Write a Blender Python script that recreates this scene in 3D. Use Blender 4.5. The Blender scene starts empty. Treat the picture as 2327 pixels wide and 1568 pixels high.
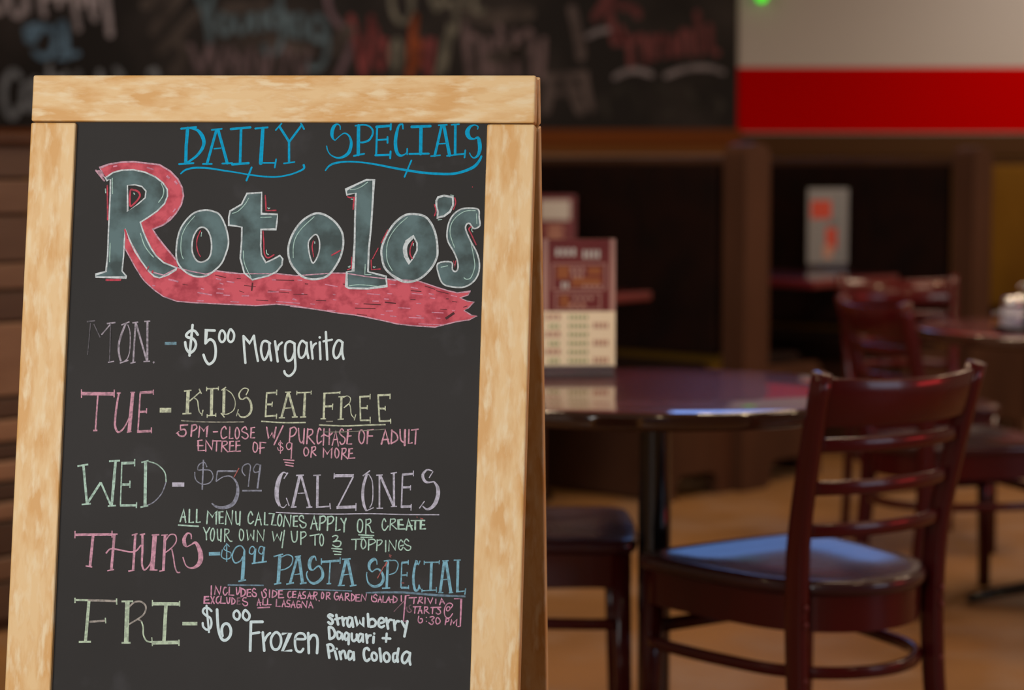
import bpy, bmesh, math, random
from mathutils import Vector, Matrix
from mathutils.geometry import tessellate_polygon
random.seed(7)
SC = bpy.context.scene
COL = SC.collection

# ------------------------------------------------------------------ camera
IMW, IMH = 2327.0, 1568.0
CAM_H = 1.174
F_PX = 4848.0
PITCH = math.atan(399.0 / F_PX)
cam_d = bpy.data.cameras.new('camera')
cam = bpy.data.objects.new('camera', cam_d)
COL.objects.link(cam)
cam.location = (0, 0, CAM_H)
cam.rotation_euler = (math.pi / 2 - PITCH, 0, 0)
cam_d.sensor_fit = 'HORIZONTAL'
cam_d.sensor_width = 24.0
cam_d.lens = 50.0
cam_d.dof.use_dof = True
cam_d.dof.focus_distance = 2.50
cam_d.dof.aperture_fstop = 2.5
cam_d.clip_end = 60
SC.camera = cam

# ------------------------------------------------------------------ world, lights, exposure
w = bpy.data.worlds.new('world')
SC.world = w
w.use_nodes = True
w.node_tree.nodes['Background'].inputs[0].default_value = (0.30, 0.33, 0.40, 1)
w.node_tree.nodes['Background'].inputs[1].default_value = 0.25
SC.view_settings.view_transform = 'Standard'
SC.view_settings.look = 'None'
SC.view_settings.gamma = 1.0
SC.view_settings.exposure = 0.0
SC.view_settings.use_curve_mapping = False


def light(kind, name, loc, energy, color, target=None, size=None, size_y=None, spread=None, blend=None, angle=None):
    d = bpy.data.lights.new(name, kind)
    d.energy = energy
    d.color = color
    if kind == 'AREA':
        d.shape = 'RECTANGLE'
        d.size = size
        d.size_y = size_y or size
        if spread:
            d.spread = spread
    elif kind in ('POINT', 'SPOT'):
        d.shadow_soft_size = size or 0.05
        if kind == 'SPOT':
            d.spot_size = angle
            d.spot_blend = blend or 0.5
    o = bpy.data.objects.new(name, d)
    COL.objects.link(o)
    o.location = loc
    if target is not None:
        o.rotation_euler = (Vector(target) - Vector(loc)).to_track_quat('-Z', 'Y').to_euler()
    return o


# daylight through the shop window behind the camera
light('AREA', 'window_light', (-1.7, -0.7, 1.7), 108, (0.985, 0.985, 0.97), (-0.4, 2.5, 0.95), 2.2, 1.7)
# daylight from a side window on the right
light('AREA', 'side_window_light', (4.9, 1.2, 1.6), 26, (0.62, 0.76, 1.0), (1.0, 4.0, 0.6), 1.6, 1.4)
# ceiling lamps of the dining room
for lx, ly, e in ((0.2, 1.6, 7), (1.7, 2.9, 17), (3.2, 3.2, 9), (-1.6, 3.4, 12), (2.6, 5.2, 16), (0.7, 5.4, 12), (3.6, 8.0, 16), (-1.2, 6.0, 14)):
    light('POINT', 'ceiling_bulb_light', (lx, ly, 2.72), e, (1.0, 0.72, 0.42), size=0.045)
# added unseen red light at the right, for red glints on the chairs
light('AREA', 'red_fill_light', (4.95, 3.4, 1.2), 16, (1.0, 0.04, 0.05), (1.0, 3.8, 0.5), 1.2, 0.25)
# flat ceiling panels over the dining floor
for lx, ly, e in ((1.0, 4.6, 12), (2.6, 3.4, 8), (1.2, 6.6, 26), (3.2, 6.2, 26), (-0.9, 4.9, 20), (3.2, 9.0, 26)):
    light('AREA', 'ceiling_panel_light', (lx, ly, 2.98), e, (1.0, 0.74, 0.50), (lx, ly + 0.001, 0), 0.6, 0.6)
# added narrow spot, brightens the lower half of the near menu card
light('SPOT', 'card_fill_light', (0.75, 1.9, 2.7), 85, (1.0, 0.84, 0.62), (0.12, 4.36, 0.80), size=0.03, angle=0.125, blend=0.5)
# wall washers over the painted wall at the back
light('SPOT', 'wall_washer_light', (3.4, 9.4, 2.9), 100, (1.0, 0.93, 0.88), (3.6, 11.2, 1.6), size=0.12, angle=1.9, blend=0.9)
light('SPOT', 'chalkboard_washer_light', (-1.2, 9.3, 2.9), 60, (1.0, 0.88, 0.8), (-1.0, 11.2, 1.7), size=0.12, angle=2.2, blend=0.9)

# ------------------------------------------------------------------ materials
def lin(c):
    def f(v):
        v /= 255.0
        return v / 12.92 if v <= 0.04045 else ((v + 0.055) / 1.055) ** 2.4
    return (f(c[0]), f(c[1]), f(c[2]), 1.0)


MATS = {}


def mat(name, col, rough=0.5, metal=0.0, spec=0.5, coat=0.0, coat_rough=0.1, col2=None, scale=5.0, stretch=(1, 1, 1),
        detail=4.0, lo=0.35, hi=0.65, bump=0.0, bump_scale=60.0, bump_dist=0.002, emit=None, emit_strength=0.0, trans=0.0, alpha=1.0,
        col3=None, scale3=20.0, lo3=0.55, hi3=0.7):
    if name in MATS:
        return MATS[name]
    m = bpy.data.materials.new(name)
    m.use_nodes = True
    nt = m.node_tree
    b = nt.nodes['Principled BSDF']
    c1 = lin(col) if max(col) > 1.001 else tuple(col) + (1,)
    b.inputs['Base Color'].default_value = c1
    b.inputs['Roughness'].default_value = rough
    b.inputs['Metallic'].default_value = metal
    b.inputs['Specular IOR Level'].default_value = spec
    b.inputs['Coat Weight'].default_value = coat
    b.inputs['Coat Roughness'].default_value = coat_rough
    b.inputs['Transmission Weight'].default_value = trans
    b.inputs['Alpha'].default_value = alpha
    tc = nt.nodes.new('ShaderNodeTexCoord')
    mp = nt.nodes.new('ShaderNodeMapping')
    mp.inputs['Scale'].default_value = stretch
    nt.links.new(tc.outputs['Object'], mp.inputs['Vector'])

    def ramp(sc, lo_, hi_, det):
        n = nt.nodes.new('ShaderNodeTexNoise')
        n.inputs['Scale'].default_value = sc
        n.inputs['Detail'].default_value = det
        nt.links.new(mp.outputs[0], n.inputs['Vector'])
        r = nt.nodes.new('ShaderNodeMapRange')
        r.inputs['From Min'].default_value = lo_
        r.inputs['From Max'].default_value = hi_
        nt.links.new(n.outputs['Fac'], r.inputs['Value'])
        return r.outputs[0]
    last = None
    if col2 is not None:
        mx = nt.nodes.new('ShaderNodeMix')
        mx.data_type = 'RGBA'
        mx.inputs[6].default_value = c1
        mx.inputs[7].default_value = lin(col2) if max(col2) > 1.001 else tuple(col2) + (1,)
        nt.links.new(ramp(scale, lo, hi, detail), mx.inputs[0])
        last = mx.outputs[2]
        if col3 is not None:
            m3 = nt.nodes.new('ShaderNodeMix')
            m3.data_type = 'RGBA'
            nt.links.new(last, m3.inputs[6])
            m3.inputs[7].default_value = lin(col3) if max(col3) > 1.001 else tuple(col3) + (1,)
            nt.links.new(ramp(scale3, lo3, hi3, detail), m3.inputs[0])
            last = m3.outputs[2]
        nt.links.new(last, b.inputs['Base Color'])
    if bump > 0:
        n = nt.nodes.new('ShaderNodeTexNoise')
        n.inputs['Scale'].default_value = bump_scale
        nt.links.new(mp.outputs[0], n.inputs['Vector'])
        bp = nt.nodes.new('ShaderNodeBump')
        bp.inputs['Strength'].default_value = bump
        bp.inputs['Distance'].default_value = bump_dist
        nt.links.new(n.outputs['Fac'], bp.inputs['Height'])
        nt.links.new(bp.outputs[0], b.inputs['Normal'])
    if emit is not None:
        b.inputs['Emission Color'].default_value = lin(emit)
        b.inputs['Emission Strength'].default_value = emit_strength
    MATS[name] = m
    return m


M_WOOD = mat('maple_frame', (224, 188, 134), 0.5, spec=0.3, coat=0.1, coat_rough=0.4, col2=(211, 160, 92), scale=52, stretch=(0.30, 1.0, 1.0),
             detail=6, lo=0.44, hi=0.64, col3=(228, 202, 158), scale3=95, lo3=0.50, hi3=0.68, bump=0.15, bump_scale=120)
M_SLATE = mat('chalkboard_black', (37, 34, 32), 0.62, spec=0.22, col2=(43, 40, 39), scale=4, lo=0.4, hi=0.7, col3=(60, 58, 60), scale3=16, lo3=0.60, hi3=0.85)
M_MAHO = mat('mahogany_gloss', (0.072, 0.0055, 0.0055), 0.22, spec=0.2, coat=0.25, coat_rough=0.07, col2=(0.045, 0.005, 0.005), scale=6, stretch=(1, 1, 0.2))
M_SEAT = mat('seat_gloss', (0.05, 0.008, 0.010), 0.5, spec=0.15, coat=0.7, coat_rough=0.15, col2=(0.03, 0.006, 0.008), scale=5, stretch=(0.5, 1, 1), bump=0.6, bump_scale=13, bump_dist=0.012)
M_TABLE = mat('table_laminate', (0.14, 0.016, 0.020), 0.35, spec=0.2, coat=1.0, coat_rough=0.035, col2=(0.09, 0.011, 0.014), scale=4, stretch=(0.3, 1, 1))
M_EDGE = mat('table_edge', (0.05, 0.018, 0.010), 0.10, coat=0.8, coat_rough=0.05)
M_IRON = mat('black_iron', (0.010, 0.010, 0.011), 0.16, metal=0.3, coat=0.5, coat_rough=0.1)
M_BOOTHWOOD = mat('booth_wood', (0.068, 0.029, 0.016), 0.5, spec=0.2, col2=(0.048, 0.020, 0.011), scale=6, stretch=(1, 1, 0.25))
M_VINYL = mat('booth_vinyl', (0.013, 0.005, 0.0035), 0.75, spec=0.08, col2=(0.008, 0.004, 0.0035), scale=8)
M_PANEL = mat('ochre_panel', (0.26, 0.125, 0.012), 0.6, spec=0.2, col2=(0.20, 0.09, 0.009), scale=3, stretch=(1, 1, 0.3))
M_FLOOR = mat('stained_floor', (0.27, 0.135, 0.048), 0.5, spec=0.3, col2=(0.18, 0.09, 0.032), scale=1.7, stretch=(1, 1, 1), detail=6, lo=0.35, hi=0.7,
              col3=(0.27, 0.175, 0.12), scale3=3.2, lo3=0.48, hi3=0.7)
M_WALL = mat('beige_wall', (0.42, 0.375, 0.33), 0.85, spec=0.2)
M_RED = mat('red_paint', (0.42, 0.0004, 0.0003), 0.9, spec=0.0)
M_CEIL = mat('ceiling_paint', (0.20, 0.17, 0.14), 0.9)
M_TRIM = mat('trim_wood', (0.17, 0.046, 0.008), 0.7, spec=0.08, col2=(0.13, 0.034, 0.006), scale=3, stretch=(0.2, 1, 3))
M_LOWTRIM = mat('trim_wood_light', (0.17, 0.062, 0.014), 0.7, spec=0.1)
M_DARKTRIM = mat('shaded_trim_and_baseboard', (0.055, 0.022, 0.006), 0.7, spec=0.1)
M_WAIN = mat('wainscot', (0.2, 0.1, 0.012), 0.6, spec=0.15, col2=(0.15, 0.075, 0.01), scale=2, stretch=(1, 1, 0.3))
M_BLACKB = mat('wall_chalkboard', (0.021, 0.018, 0.016), 0.85, spec=0.1, col2=(0.05, 0.04, 0.035), scale=1.6, lo=0.45, hi=0.72, detail=5)
M_METAL = mat('brushed_metal', (0.6, 0.6, 0.62), 0.25, metal=1.0)
M_GLASS = mat('shaker_glass', (0.5, 0.5, 0.6), 0.12, trans=0.25)
M_ACRYL = mat('clear_acrylic', (0.5, 0.45, 0.5), 0.06, trans=0.85)

# ------------------------------------------------------------------ object helpers
ROOTM = {}


def link(name, me, material, parent=None, matrix=None):
    o = bpy.data.objects.new(name, me)
    COL.objects.link(o)
    if material is not None and not me.materials:
        me.materials.append(material)
    M = matrix if matrix is not None else Matrix.Identity(4)
    if parent is not None:
        o.parent = parent
        o.matrix_parent_inverse = Matrix.Identity(4)
        o.matrix_local = WM(parent).inverted() @ M
    else:
        o.matrix_local = M
    ROOTM[o.name] = M
    return o


def WM(o):
    return ROOTM.get(o.name, Matrix.Identity(4))


def tag(o, label=None, cat=None, group=None, kind=None):
    if label:
        o['label'] = label
    if cat:
        o['category'] = cat
    if group:
        o['group'] = group
    if kind:
        o['kind'] = kind
    return o


def empty(name, M, label, cat, group=None):
    o = bpy.data.objects.new(name, None)
    COL.objects.link(o)
    o.empty_display_size = 0.1
    o.matrix_local = M
    ROOTM[o.name] = M
    return tag(o, label, cat, group)


def mesh(name, v, f, smooth=False):
    me = bpy.data.meshes.new(name)
    me.from_pydata([tuple(p) for p in v], [], f)
    me.validate()
    if smooth:
        me.polygons.foreach_set('use_smooth', [True] * len(me.polygons))
    me.update()
    return me


def frame(o, x, y, z):
    M = Matrix.Identity(4)
    for i, a in enumerate((x, y, z)):
        for j in range(3):
            M[j][i] = a[j]
    for j in range(3):
        M[j][3] = o[j]
    return M


def T(x, y, z=0.0, ang=0.0):
    return Matrix.Translation((x, y, z)) @ Matrix.Rotation(ang, 4, 'Z')


def box_me(name, sx, sy, sz, bev=0.0, seg=2):
    """box centred on its own origin"""
    bm = bmesh.new()
    bmesh.ops.create_cube(bm, size=1.0)
    for v in bm.verts:
        v.co = Vector((v.co.x * sx, v.co.y * sy, v.co.z * sz))
    if bev > 0:
        bmesh.ops.bevel(bm, geom=list(bm.edges), offset=bev, segments=seg, profile=0.6, affect='EDGES')
    me = bpy.data.meshes.new(name)
    bm.to_mesh(me)
    bm.free()
    return me


def lathe_me(name, prof, n=48):
    v, f = [], []
    for i in range(n):
        a = 2 * math.pi * i / n
        for r, z in prof:
            v.append((r * math.cos(a), r * math.sin(a), z))
    k = len(prof)
    for i in range(n):
        j = (i + 1) % n
        for q in range(k - 1):
            f.append((i * k + q, j * k + q, j * k + q + 1, i * k + q + 1))
    f.append(tuple(i * k for i in range(n))[::-1])
    f.append(tuple(i * k + k - 1 for i in range(n)))
    return mesh(name, v, f, True)


def sweep_me(name, path, side, up_w, thick, n=10, power=3.0, closed=False, widths=None, side_fn=None):
    """superelliptic tube: `thick` across `side`, up_w across the other axis"""
    P = [Vector(p) for p in path]
    v, f = [], []
    L = len(P)
    for i in range(L):
        if closed:
            t = P[(i + 1) % L] - P[i - 1]
        else:
            t = P[min(i + 1, L - 1)] - P[max(i - 1, 0)]
        t.normalize()
        s = Vector(side_fn(i) if side_fn else side)
        s = (s - t * s.dot(t)).normalized()
        u = t.cross(s).normalized()
        k = widths[i] if widths else (1, 1)
        for q in range(n):
            a = 2 * math.pi * q / n
            c, d = math.cos(a), math.sin(a)
            e = 2.0 / power
            x = math.copysign(abs(c) ** e, c) * thick * 0.5 * k[0]
            y = math.copysign(abs(d) ** e, d) * up_w * 0.5 * k[1]
            v.append(P[i] + s * x + u * y)
    for i in range(L if closed else L - 1):
        j = (i + 1) % L
        for q in range(n):
            r = (q + 1) % n
            f.append((i * n + q, i * n + r, j * n + r, j * n + q))
    if not closed:
        f.append(tuple(range(n))[::-1])
        f.append(tuple((L - 1) * n + q for q in range(n)))
    me = mesh(name, v, f, True)
    return me


def catmull(pts, closed=False, sub=6):
    P = [tuple(p) for p in pts]
    n = len(P)
    if n < 3:
        return P
    dim = len(P[0])
    out = []
    rng = range(n) if closed else range(n - 1)
    for i in rng:
        if closed:
            a, b, c, d = P[i - 1], P[i], P[(i + 1) % n], P[(i + 2) % n]
        else:
            a, b, c, d = P[max(i - 1, 0)], P[i], P[i + 1], P[min(i + 2, n - 1)]
        for k in range(sub):
            t = k / sub
            out.append(tuple(0.5 * (2 * b[q] + (c[q] - a[q]) * t + (2 * a[q] - 5 * b[q] + 4 * c[q] - d[q]) * t * t
                                    + (3 * b[q] - a[q] - 3 * c[q] + d[q]) * t ** 3) for q in range(dim)))
    if not closed:
        out.append(P[-1])
    return out


# photo pixel -> ray
FWD = Vector((0, math.cos(PITCH), -math.sin(PITCH)))
UPV = Vector((0, math.sin(PITCH), math.cos(PITCH)))
EYE = Vector((0, 0, CAM_H))


def ray(px, py):
    return FWD + Vector((1, 0, 0)) * ((px - IMW / 2) / F_PX) - UPV * ((py - IMH / 2) / F_PX)


def at_depth(px, py, Y):
    d = ray(px, py)
    return EYE + d * (Y / d.y)


# ------------------------------------------------------------------ drawing: chalk and marker strokes as thin ribbons
class Ink:
    """collects strokes in the 2-D frame of a surface; build() makes ONE thin mesh"""

    def __init__(self, to2d, z0):
        self.to2d = to2d
        self.v, self.f = [], []
        self.z0 = z0
        self.n = 0
        self.round = True
        self.marks = [(0, 0)]
        self.boxes = []

    def lay(self):
        self.n += 1
        self.marks.append((len(self.v), len(self.f)))
        return self.z0 + 0.0000022 * self.n

    def stroke(self, pts, ws, closed=False, cap=None):
        """pts and widths already in metres"""
        z = self.lay()
        # drop doubles
        Q, W = [pts[0]], [ws[0]]
        for p, w_ in zip(pts[1:], ws[1:]):
            if (p[0] - Q[-1][0]) ** 2 + (p[1] - Q[-1][1]) ** 2 > 1e-10:
                Q.append(p)
                W.append(w_)
        if len(Q) == 1:
            Q.append((Q[0][0] + 1e-4, Q[0][1]))
            W.append(W[0])
        n = len(Q)
        b = len(self.v)
        for i in range(n):
            if closed:
                a, c = Q[i - 1], Q[(i + 1) % n]
            else:
                a, c = Q[max(i - 1, 0)], Q[min(i + 1, n - 1)]
            tx, ty = c[0] - a[0], c[1] - a[1]
            l = math.hypot(tx, ty) or 1e-9
            nx, ny = -ty / l, tx / l
            h = W[i] * 0.5
            if 0 < i < n - 1 or closed:   # mitre at corners
                d1 = (Q[i][0] - a[0], Q[i][1] - a[1])
                l1 = math.hypot(*d1) or 1e-9
                co = abs(nx * (-d1[1] / l1) + ny * (d1[0] / l1))
                h /= max(co, 0.6)
            self.v.append((Q[i][0] + nx * h, Q[i][1] + ny * h, z))
            self.v.append((Q[i][0] - nx * h, Q[i][1] - ny * h, z))
        m = n if closed else n - 1
        for i in range(m):
            j = (i + 1) % n
            self.f.append((b + 2 * i + 1, b + 2 * j + 1, b + 2 * j, b + 2 * i))
        if cap is None:
            cap = self.round
        if not cap and not closed and len(Q) > 1 and n <= 4:
            pass
        if cap and not closed:
            for e, o in ((0, 1), (n - 1, n - 2)):
                dx, dy = Q[e][0] - Q[o][0], Q[e][1] - Q[o][1]
                a0 = math.atan2(dy, dx)
                c0 = len(self.v)
                ks = 5
                for k in range(ks + 1):
                    a = a0 - math.pi / 2 + math.pi * k / ks
                    self.v.append((Q[e][0] + math.cos(a) * W[e] * .5, Q[e][1] + math.sin(a) * W[e] * .5, z))
                self.f.append(tuple(range(c0, c0 + ks + 1)))

    def poly(self, outer, holes=()):
        z = self.lay()
        loops = [[Vector((p[0], p[1], 0)) for p in L] for L in [outer] + list(holes)]
        tris = tessellate_polygon(loops)
        b = len(self.v)
        flat = [p for L in loops for p in L]
        for p in flat:
            self.v.append((p.x, p.y, z))
        for t in tris:
            p, q, r = (flat[k] for k in t)
            if (q - p).cross(r - p).z < 0:
                t = (t[0], t[2], t[1])
            self.f.append(tuple(b + k for k in t))

    def draw(self, text, fr, cap=0.5):
        """fr = (x0, y0, scale) of the crop the numbers were read in; each stroke: 'w/w/w: [~|~o|o] x,y x,y'"""
        x0, y0, s = fr
        for item in text.replace('\n', ';').split(';'):
            item = item.strip()
            if not item:
                continue
            wtxt, rest = item.split(':')
            toks = rest.split()
            smooth = closed = False
            if toks[0][0] in '~o':
                smooth = '~' in toks[0]
                closed = 'o' in toks[0]
                toks = toks[1:]
            P = [tuple(float(c) for c in t.split(',')) for t in toks]
            W = [float(c) for c in wtxt.split('/')]
            n = len(P)
            ws = []
            for i in range(n):
                t = i / max(n - 1, 1) * (len(W) - 1)
                k = min(int(t), len(W) - 2) if len(W) > 1 else 0
                ws.append(W[0] if len(W) == 1 else W[k] + (W[k + 1] - W[k]) * (t - k))
            R = [(x0 + p[0] / s, y0 + p[1] / s, w_ / s) for p, w_ in zip(P, ws)]
            if smooth:
                R = catmull(R, closed, 5)
            elif len(R) == 2:
                a, c = R
                R = [tuple(a[q] + (c[q] - a[q]) * k / 3 for q in range(3)) for k in range(4)]
            pts, wm = [], []
            for x, y, w_ in R:
                p = self.to2d(x, y)
                q = self.to2d(x + 1, y)
                pts.append(p)
                wm.append(w_ * math.hypot(q[0] - p[0], q[1] - p[1]))
            self.stroke(pts, wm, closed)

    def build(self, name, material, parent, M, label=None, gap=0.006, stuff=False):
        """strokes closer than `gap` make one word; every word is an object"""
        mk = self.marks + [(len(self.v), len(self.f))]
        S = []
        for a, b in zip(mk, mk[1:]):
            if b[0] > a[0]:
                xs = [p[0] for p in self.v[a[0]:b[0]]]
                ys = [p[1] for p in self.v[a[0]:b[0]]]
                S.append((a, b, (min(xs), min(ys), max(xs), max(ys))))
        g = list(range(len(S)))
        if stuff:
            g = [0] * len(S)
        else:
            for i in range(len(S)):
                for j in range(i):
                    p, q = S[i][2], S[j][2]
                    if g[i] != g[j] and p[0] - gap < q[2] and q[0] - gap < p[2] and p[1] - gap * .3 < q[3] and q[1] - gap * .3 < p[3]:
                        g = [g[j] if x == g[i] else x for x in g]
        ids = sorted(set(g), key=g.index)
        for k in ids:
            V, F_ = [], []
            for (a, b, _bx), h in zip(S, g):
                if h == k:
                    off = len(V) - a[0]
                    V += self.v[a[0]:b[0]]
                    F_ += [tuple(i + off for i in f) for f in self.f[a[1]:b[1]]]
            o = link(name, mesh(name, V, F_), material, parent, M)
            if label:
                o['label'] = label if len(ids) == 1 else 'part of the ' + label
            if stuff:
                o['kind'] = 'stuff'


def pts(text, default=None):
    """'C:1,2 3,4 G:5,6' -> photo pixels, each number pair in the frame of the last crop letter"""
    fr = default
    out = []
    for t in text.split():
        if ':' in t:
            k, t = t.split(':')
            fr = FR[k]
        x, y = t.split(',')
        out.append((fr[0] + float(x) / fr[2], fr[1] + float(y) / fr[2]))
    return out


FR = {'A': (380, 260, 6.464), 'B': (720, 260, 5.8175), 'C': (200, 350, 5.2267), 'D': (390, 420, 6.533), 'E': (640, 390, 5.6),
      'F': (850, 420, 6.031), 'G': (260, 540, 5.2886), 'H': (660, 590, 5.171), 'I': (180, 710, 6.1237), 'J': (530, 730, 7.7567),
      'K': (160, 860, 5.5405), 'L': (570, 860, 5.6756), 'M': (380, 950, 7.2719), 'N': (160, 1030, 5.0587), 'O': (600, 1050, 5.4116),
      'P': (390, 1150, 7.5065), 'Q': (680, 1150, 7.2719), 'S': (150, 1190, 4.9511), 'T': (600, 1240, 4.8479), 'V': (450, 1320, 7.5065),
      'X': (740, 1320, 6.8441), 'Y': (150, 1340, 7.0515), 'Z': (440, 1360, 7.5065), 'W': (720, 1380, 9.6958), 'U': (0, 0, 1.0)}

# ================================================================== THE ROOM
def struct(name, me, m, M=None):
    return tag(link(name, me, m, None, M), kind='structure')


WY = 11.3                      # back wall
XL, XR, YF, CH = -3.6, 5.2, -3.2, 3.05
struct('floor', box_me('floor', XR - XL + .2, WY - YF + .2, 0.1), M_FLOOR, T((XL + XR) / 2, (WY + YF) / 2, -0.05))
struct('ceiling', box_me('ceiling', XR - XL + .2, WY - YF + .2, 0.1), M_CEIL, T((XL + XR) / 2, (WY + YF) / 2, CH + 0.05))
struct('wall_back', box_me('wall_back', XR - XL + .2, 0.1, CH), M_WALL, T((XL + XR) / 2, WY + 0.05, CH / 2))
struct('wall_left', box_me('wall_left', 0.1, WY - YF, CH), M_WALL, T(XL - 0.05, (WY + YF) / 2, CH / 2))


def wall_with_hole(name, axis, pos, a0, a1, h0, h1, z0, z1):
    """wall in the plane axis=pos spanning a0..a1, with a window opening h0..h1, z0..z1"""
    bm = bmesh.new()
    for (p, q, r, s) in ((a0, h0, 0, CH), (h1, a1, 0, CH), (h0, h1, 0, z0), (h0, h1, z1, CH)):
        g = bmesh.ops.create_cube(bm, size=1.0)['verts']
        for v in g:
            u = (p + q) / 2 + v.co.x * (q - p)
            zz = (r + s) / 2 + v.co.z * (s - r)
            d = pos + v.co.y * 0.1
            v.co = Vector((u, d, zz)) if axis == 'y' else Vector((d, u, zz))
    me = bpy.data.meshes.new(name)
    bm.to_mesh(me)
    bm.free()
    return struct(name, me, M_WALL)


def window(name, M, w_, h_):
    root = empty(name, M, None, None)
    root['kind'] = 'structure'
    fm = mat('window_frame_paint', (0.05, 0.04, 0.035), 0.4)
    for nm, sx, sz, x, z in (('frame_rail', w_, .06, 0, h_ / 2), ('frame_rail', w_, .06, 0, -h_ / 2), ('frame_post', .06, h_, -w_ / 2, 0),
                             ('frame_post', .06, h_, w_ / 2, 0), ('mullion', .04, h_, 0, 0)):
        link(nm, box_me(nm, sx, .08, sz, .004, 1), fm, root, M @ Matrix.Translation((x, 0, z)))
    gm = mat('window_glass', (0.9, 0.95, 1.0), 0.0, trans=1.0)
    for sx in (-1, 1):
        link('pane', box_me('pane', w_ / 2 - .05, .006, h_ - .06), gm, root, M @ Matrix.Translation((sx * w_ / 4, 0, 0)))


wall_with_hole('wall_front', 'y', YF - 0.05, XL, XR, -2.9, 0.6, 0.7, 2.7)
wall_with_hole('wall_right', 'x', XR + 0.05, YF, WY, 0.3, 2.1, 0.8, 2.4)
window('window_1', T(-1.15, YF - 0.05, 1.7), 3.5, 2.0)
window('window_2', T(XR + 0.05, 1.2, 1.6, math.pi / 2), 1.8, 1.6)

# painted band, rail and wainscot on the back wall
def wall_strip(name, x0, x1, z0, z1, th, m):
    return struct(name, box_me(name, x1 - x0, th, z1 - z0, min(.006, th * .3), 2), m, T((x0 + x1) / 2, WY - th / 2, (z0 + z1) / 2))


XB = at_depth(1675, 200, WY).x
zy = lambda y, D=WY: at_depth(1163.5, y, D).z
wall_strip('trim_1', XB, XR, zy(301), zy(153), 0.004, M_RED)
wall_strip('trim_2', XL, XB + .02, zy(330), zy(294), 0.045, M_TRIM)
wall_strip('trim_3', XL, XB + .02, zy(352), zy(330), 0.025, M_LOWTRIM)
wall_strip('trim_4', XB + .02, XR, zy(356), zy(304), 0.05, M_DARKTRIM)  # right-hand trim in a darker copy, its shadow put into the colour
wall_strip('trim_5', XL, XR, 0.0, zy(356), 0.012, M_WAIN)
wall_strip('baseboard_back', XL, XR, 0.0, 0.12, 0.03, M_DARKTRIM)

# big chalkboard on the back wall
bx0, bx1, bz0, bz1 = XL + .15, XB, zy(293), 2.75
CBM = T(0, WY - 0.02, 0)
cb = empty('wall_chalkboard', T((bx0 + bx1) / 2, WY - .02, bz0), 'large black wall chalkboard with smudged coloured drink names above the wood rail', 'chalkboard')
link('slate', box_me('slate', bx1 - bx0, .02, bz1 - bz0, .002, 1), M_BLACKB, cb, T((bx0 + bx1) / 2, WY - .012, (bz0 + bz1) / 2))
WALLM = frame((0, WY - .0225, 0), (1, 0, 0), (0, 0, 1), (0, -1, 0))


def wall2d(px, py):
    p = at_depth(px, py, WY - .0225)
    return (p.x, p.z)


def wall_ink(text, col, label, rough=0.9):
    k = Ink(wall2d, 0.0008)
    k.draw(text, FR['U'])
    nm = 'wall_chalk_%d_%d_%d' % col
    g_ = sum(col) / 3
    col = tuple(int((c * .72 + g_ * .28) * 1.12) for c in col)
    dim = tuple(c * 0.72 for c in col)
    k.build('chalk_lettering', mat(nm, col, rough, spec=0.1, col2=dim, scale=9, detail=4, lo=.35, hi=.65), cb, WALLM, label, .03, 'haze' in label or 'smears' in label or 'arcs' in label)


wall_ink('''14:~ -30,-30 -14,22 4,24 14,-14;14:~ 18,-40 24,14 36,36 52,26 60,-20;13:60,-44 62,26
14:~ 92,-60 96,10 100,34;13:~ 98,-40 128,-36 130,-14 104,-6;13:150,-60 134,12;14:~ 150,-60 168,6 178,66
13:~ 146,-10 168,-12;13:196,-60 186,10;14:~ 196,-60 214,40 222,-60;15:~ 226,-60 240,-10 250,78;12:262,-60 240,-6
12:208,30 216,44''', (158, 142, 142), 'pale grey chalk word COMPANY cut by the top of the picture')
wall_ink('''20:62,68 66,90;15:~ 64,64 84,58;15:~ 74,92 96,64 118,70 126,96 116,122 96,130 80,118
16:~ 132,62 146,58 150,130;13:134,131 176,122''', (88, 124, 150), 'blue chalk price below COMPANY')
wall_ink('''15:~ 44,176 30,162 14,180 8,216 16,252 30,266 44,244;14:~ 70,190 56,200 54,236 68,248 78,220
12:78,180 84,250;12:112,150 116,236;12:98,182 132,176;13:~ 150,168 140,200 160,210;13:~ 178,166 170,200 186,200;14:~ 264,158 276,176 262,196
12:226,164 232,200;12:~ 340,166 352,160 358,180''', (118, 122, 126), 'grey chalk word beginning Cat behind the sign')
wall_ink('''24:~ 410,-10 372,40 350,70;30:~ 560,100 620,96 700,120;34:~ 760,110 790,70;34:~ 1060,30 1110,40 1200,30;30:~ 1120,130 1180,120;30:520,20 600,10;26:~ 446,30 400,80 366,112;20:~ 400,90 420,120 392,165;26:330,10 372,-10''', (76, 64, 57), 'wiped brown chalk haze')
wall_ink('''15:~ 440,-40 462,20 474,60 478,96;15:488,-40 474,40;13:~o 512,28 526,52 512,78 496,56
12:~ 536,18 534,56 548,74 562,56 566,16;12:~ 578,70 576,20 594,16 600,66;12:~o 622,22 636,40 624,62 608,44;12:~ 636,20 642,80 630,116 608,122 600,104
12:632,-20 650,70;13:656,34 662,80;12:~ 674,84 670,40 690,38 692,84;14:~o 718,38 738,56 728,92 704,74;13:~ 740,50 744,110 730,150 706,156 700,138''',
         (80, 100, 106), 'dusty blue chalk word Yuengling')
wall_ink('''14:432,104 456,164;14:478,104 458,162;12:478,108 496,176;12:510,110 500,170;11:528,112 534,170;11:556,120 550,170;12:572,112 566,172
11:590,126 596,172;12:616,116 606,172;12:650,110 642,172;11:668,120 676,172;12:~ 520,140 540,132 552,146;12:700,116 690,172''', (104, 82, 84), 'faded pink chalk line under Yuengling')
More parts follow.
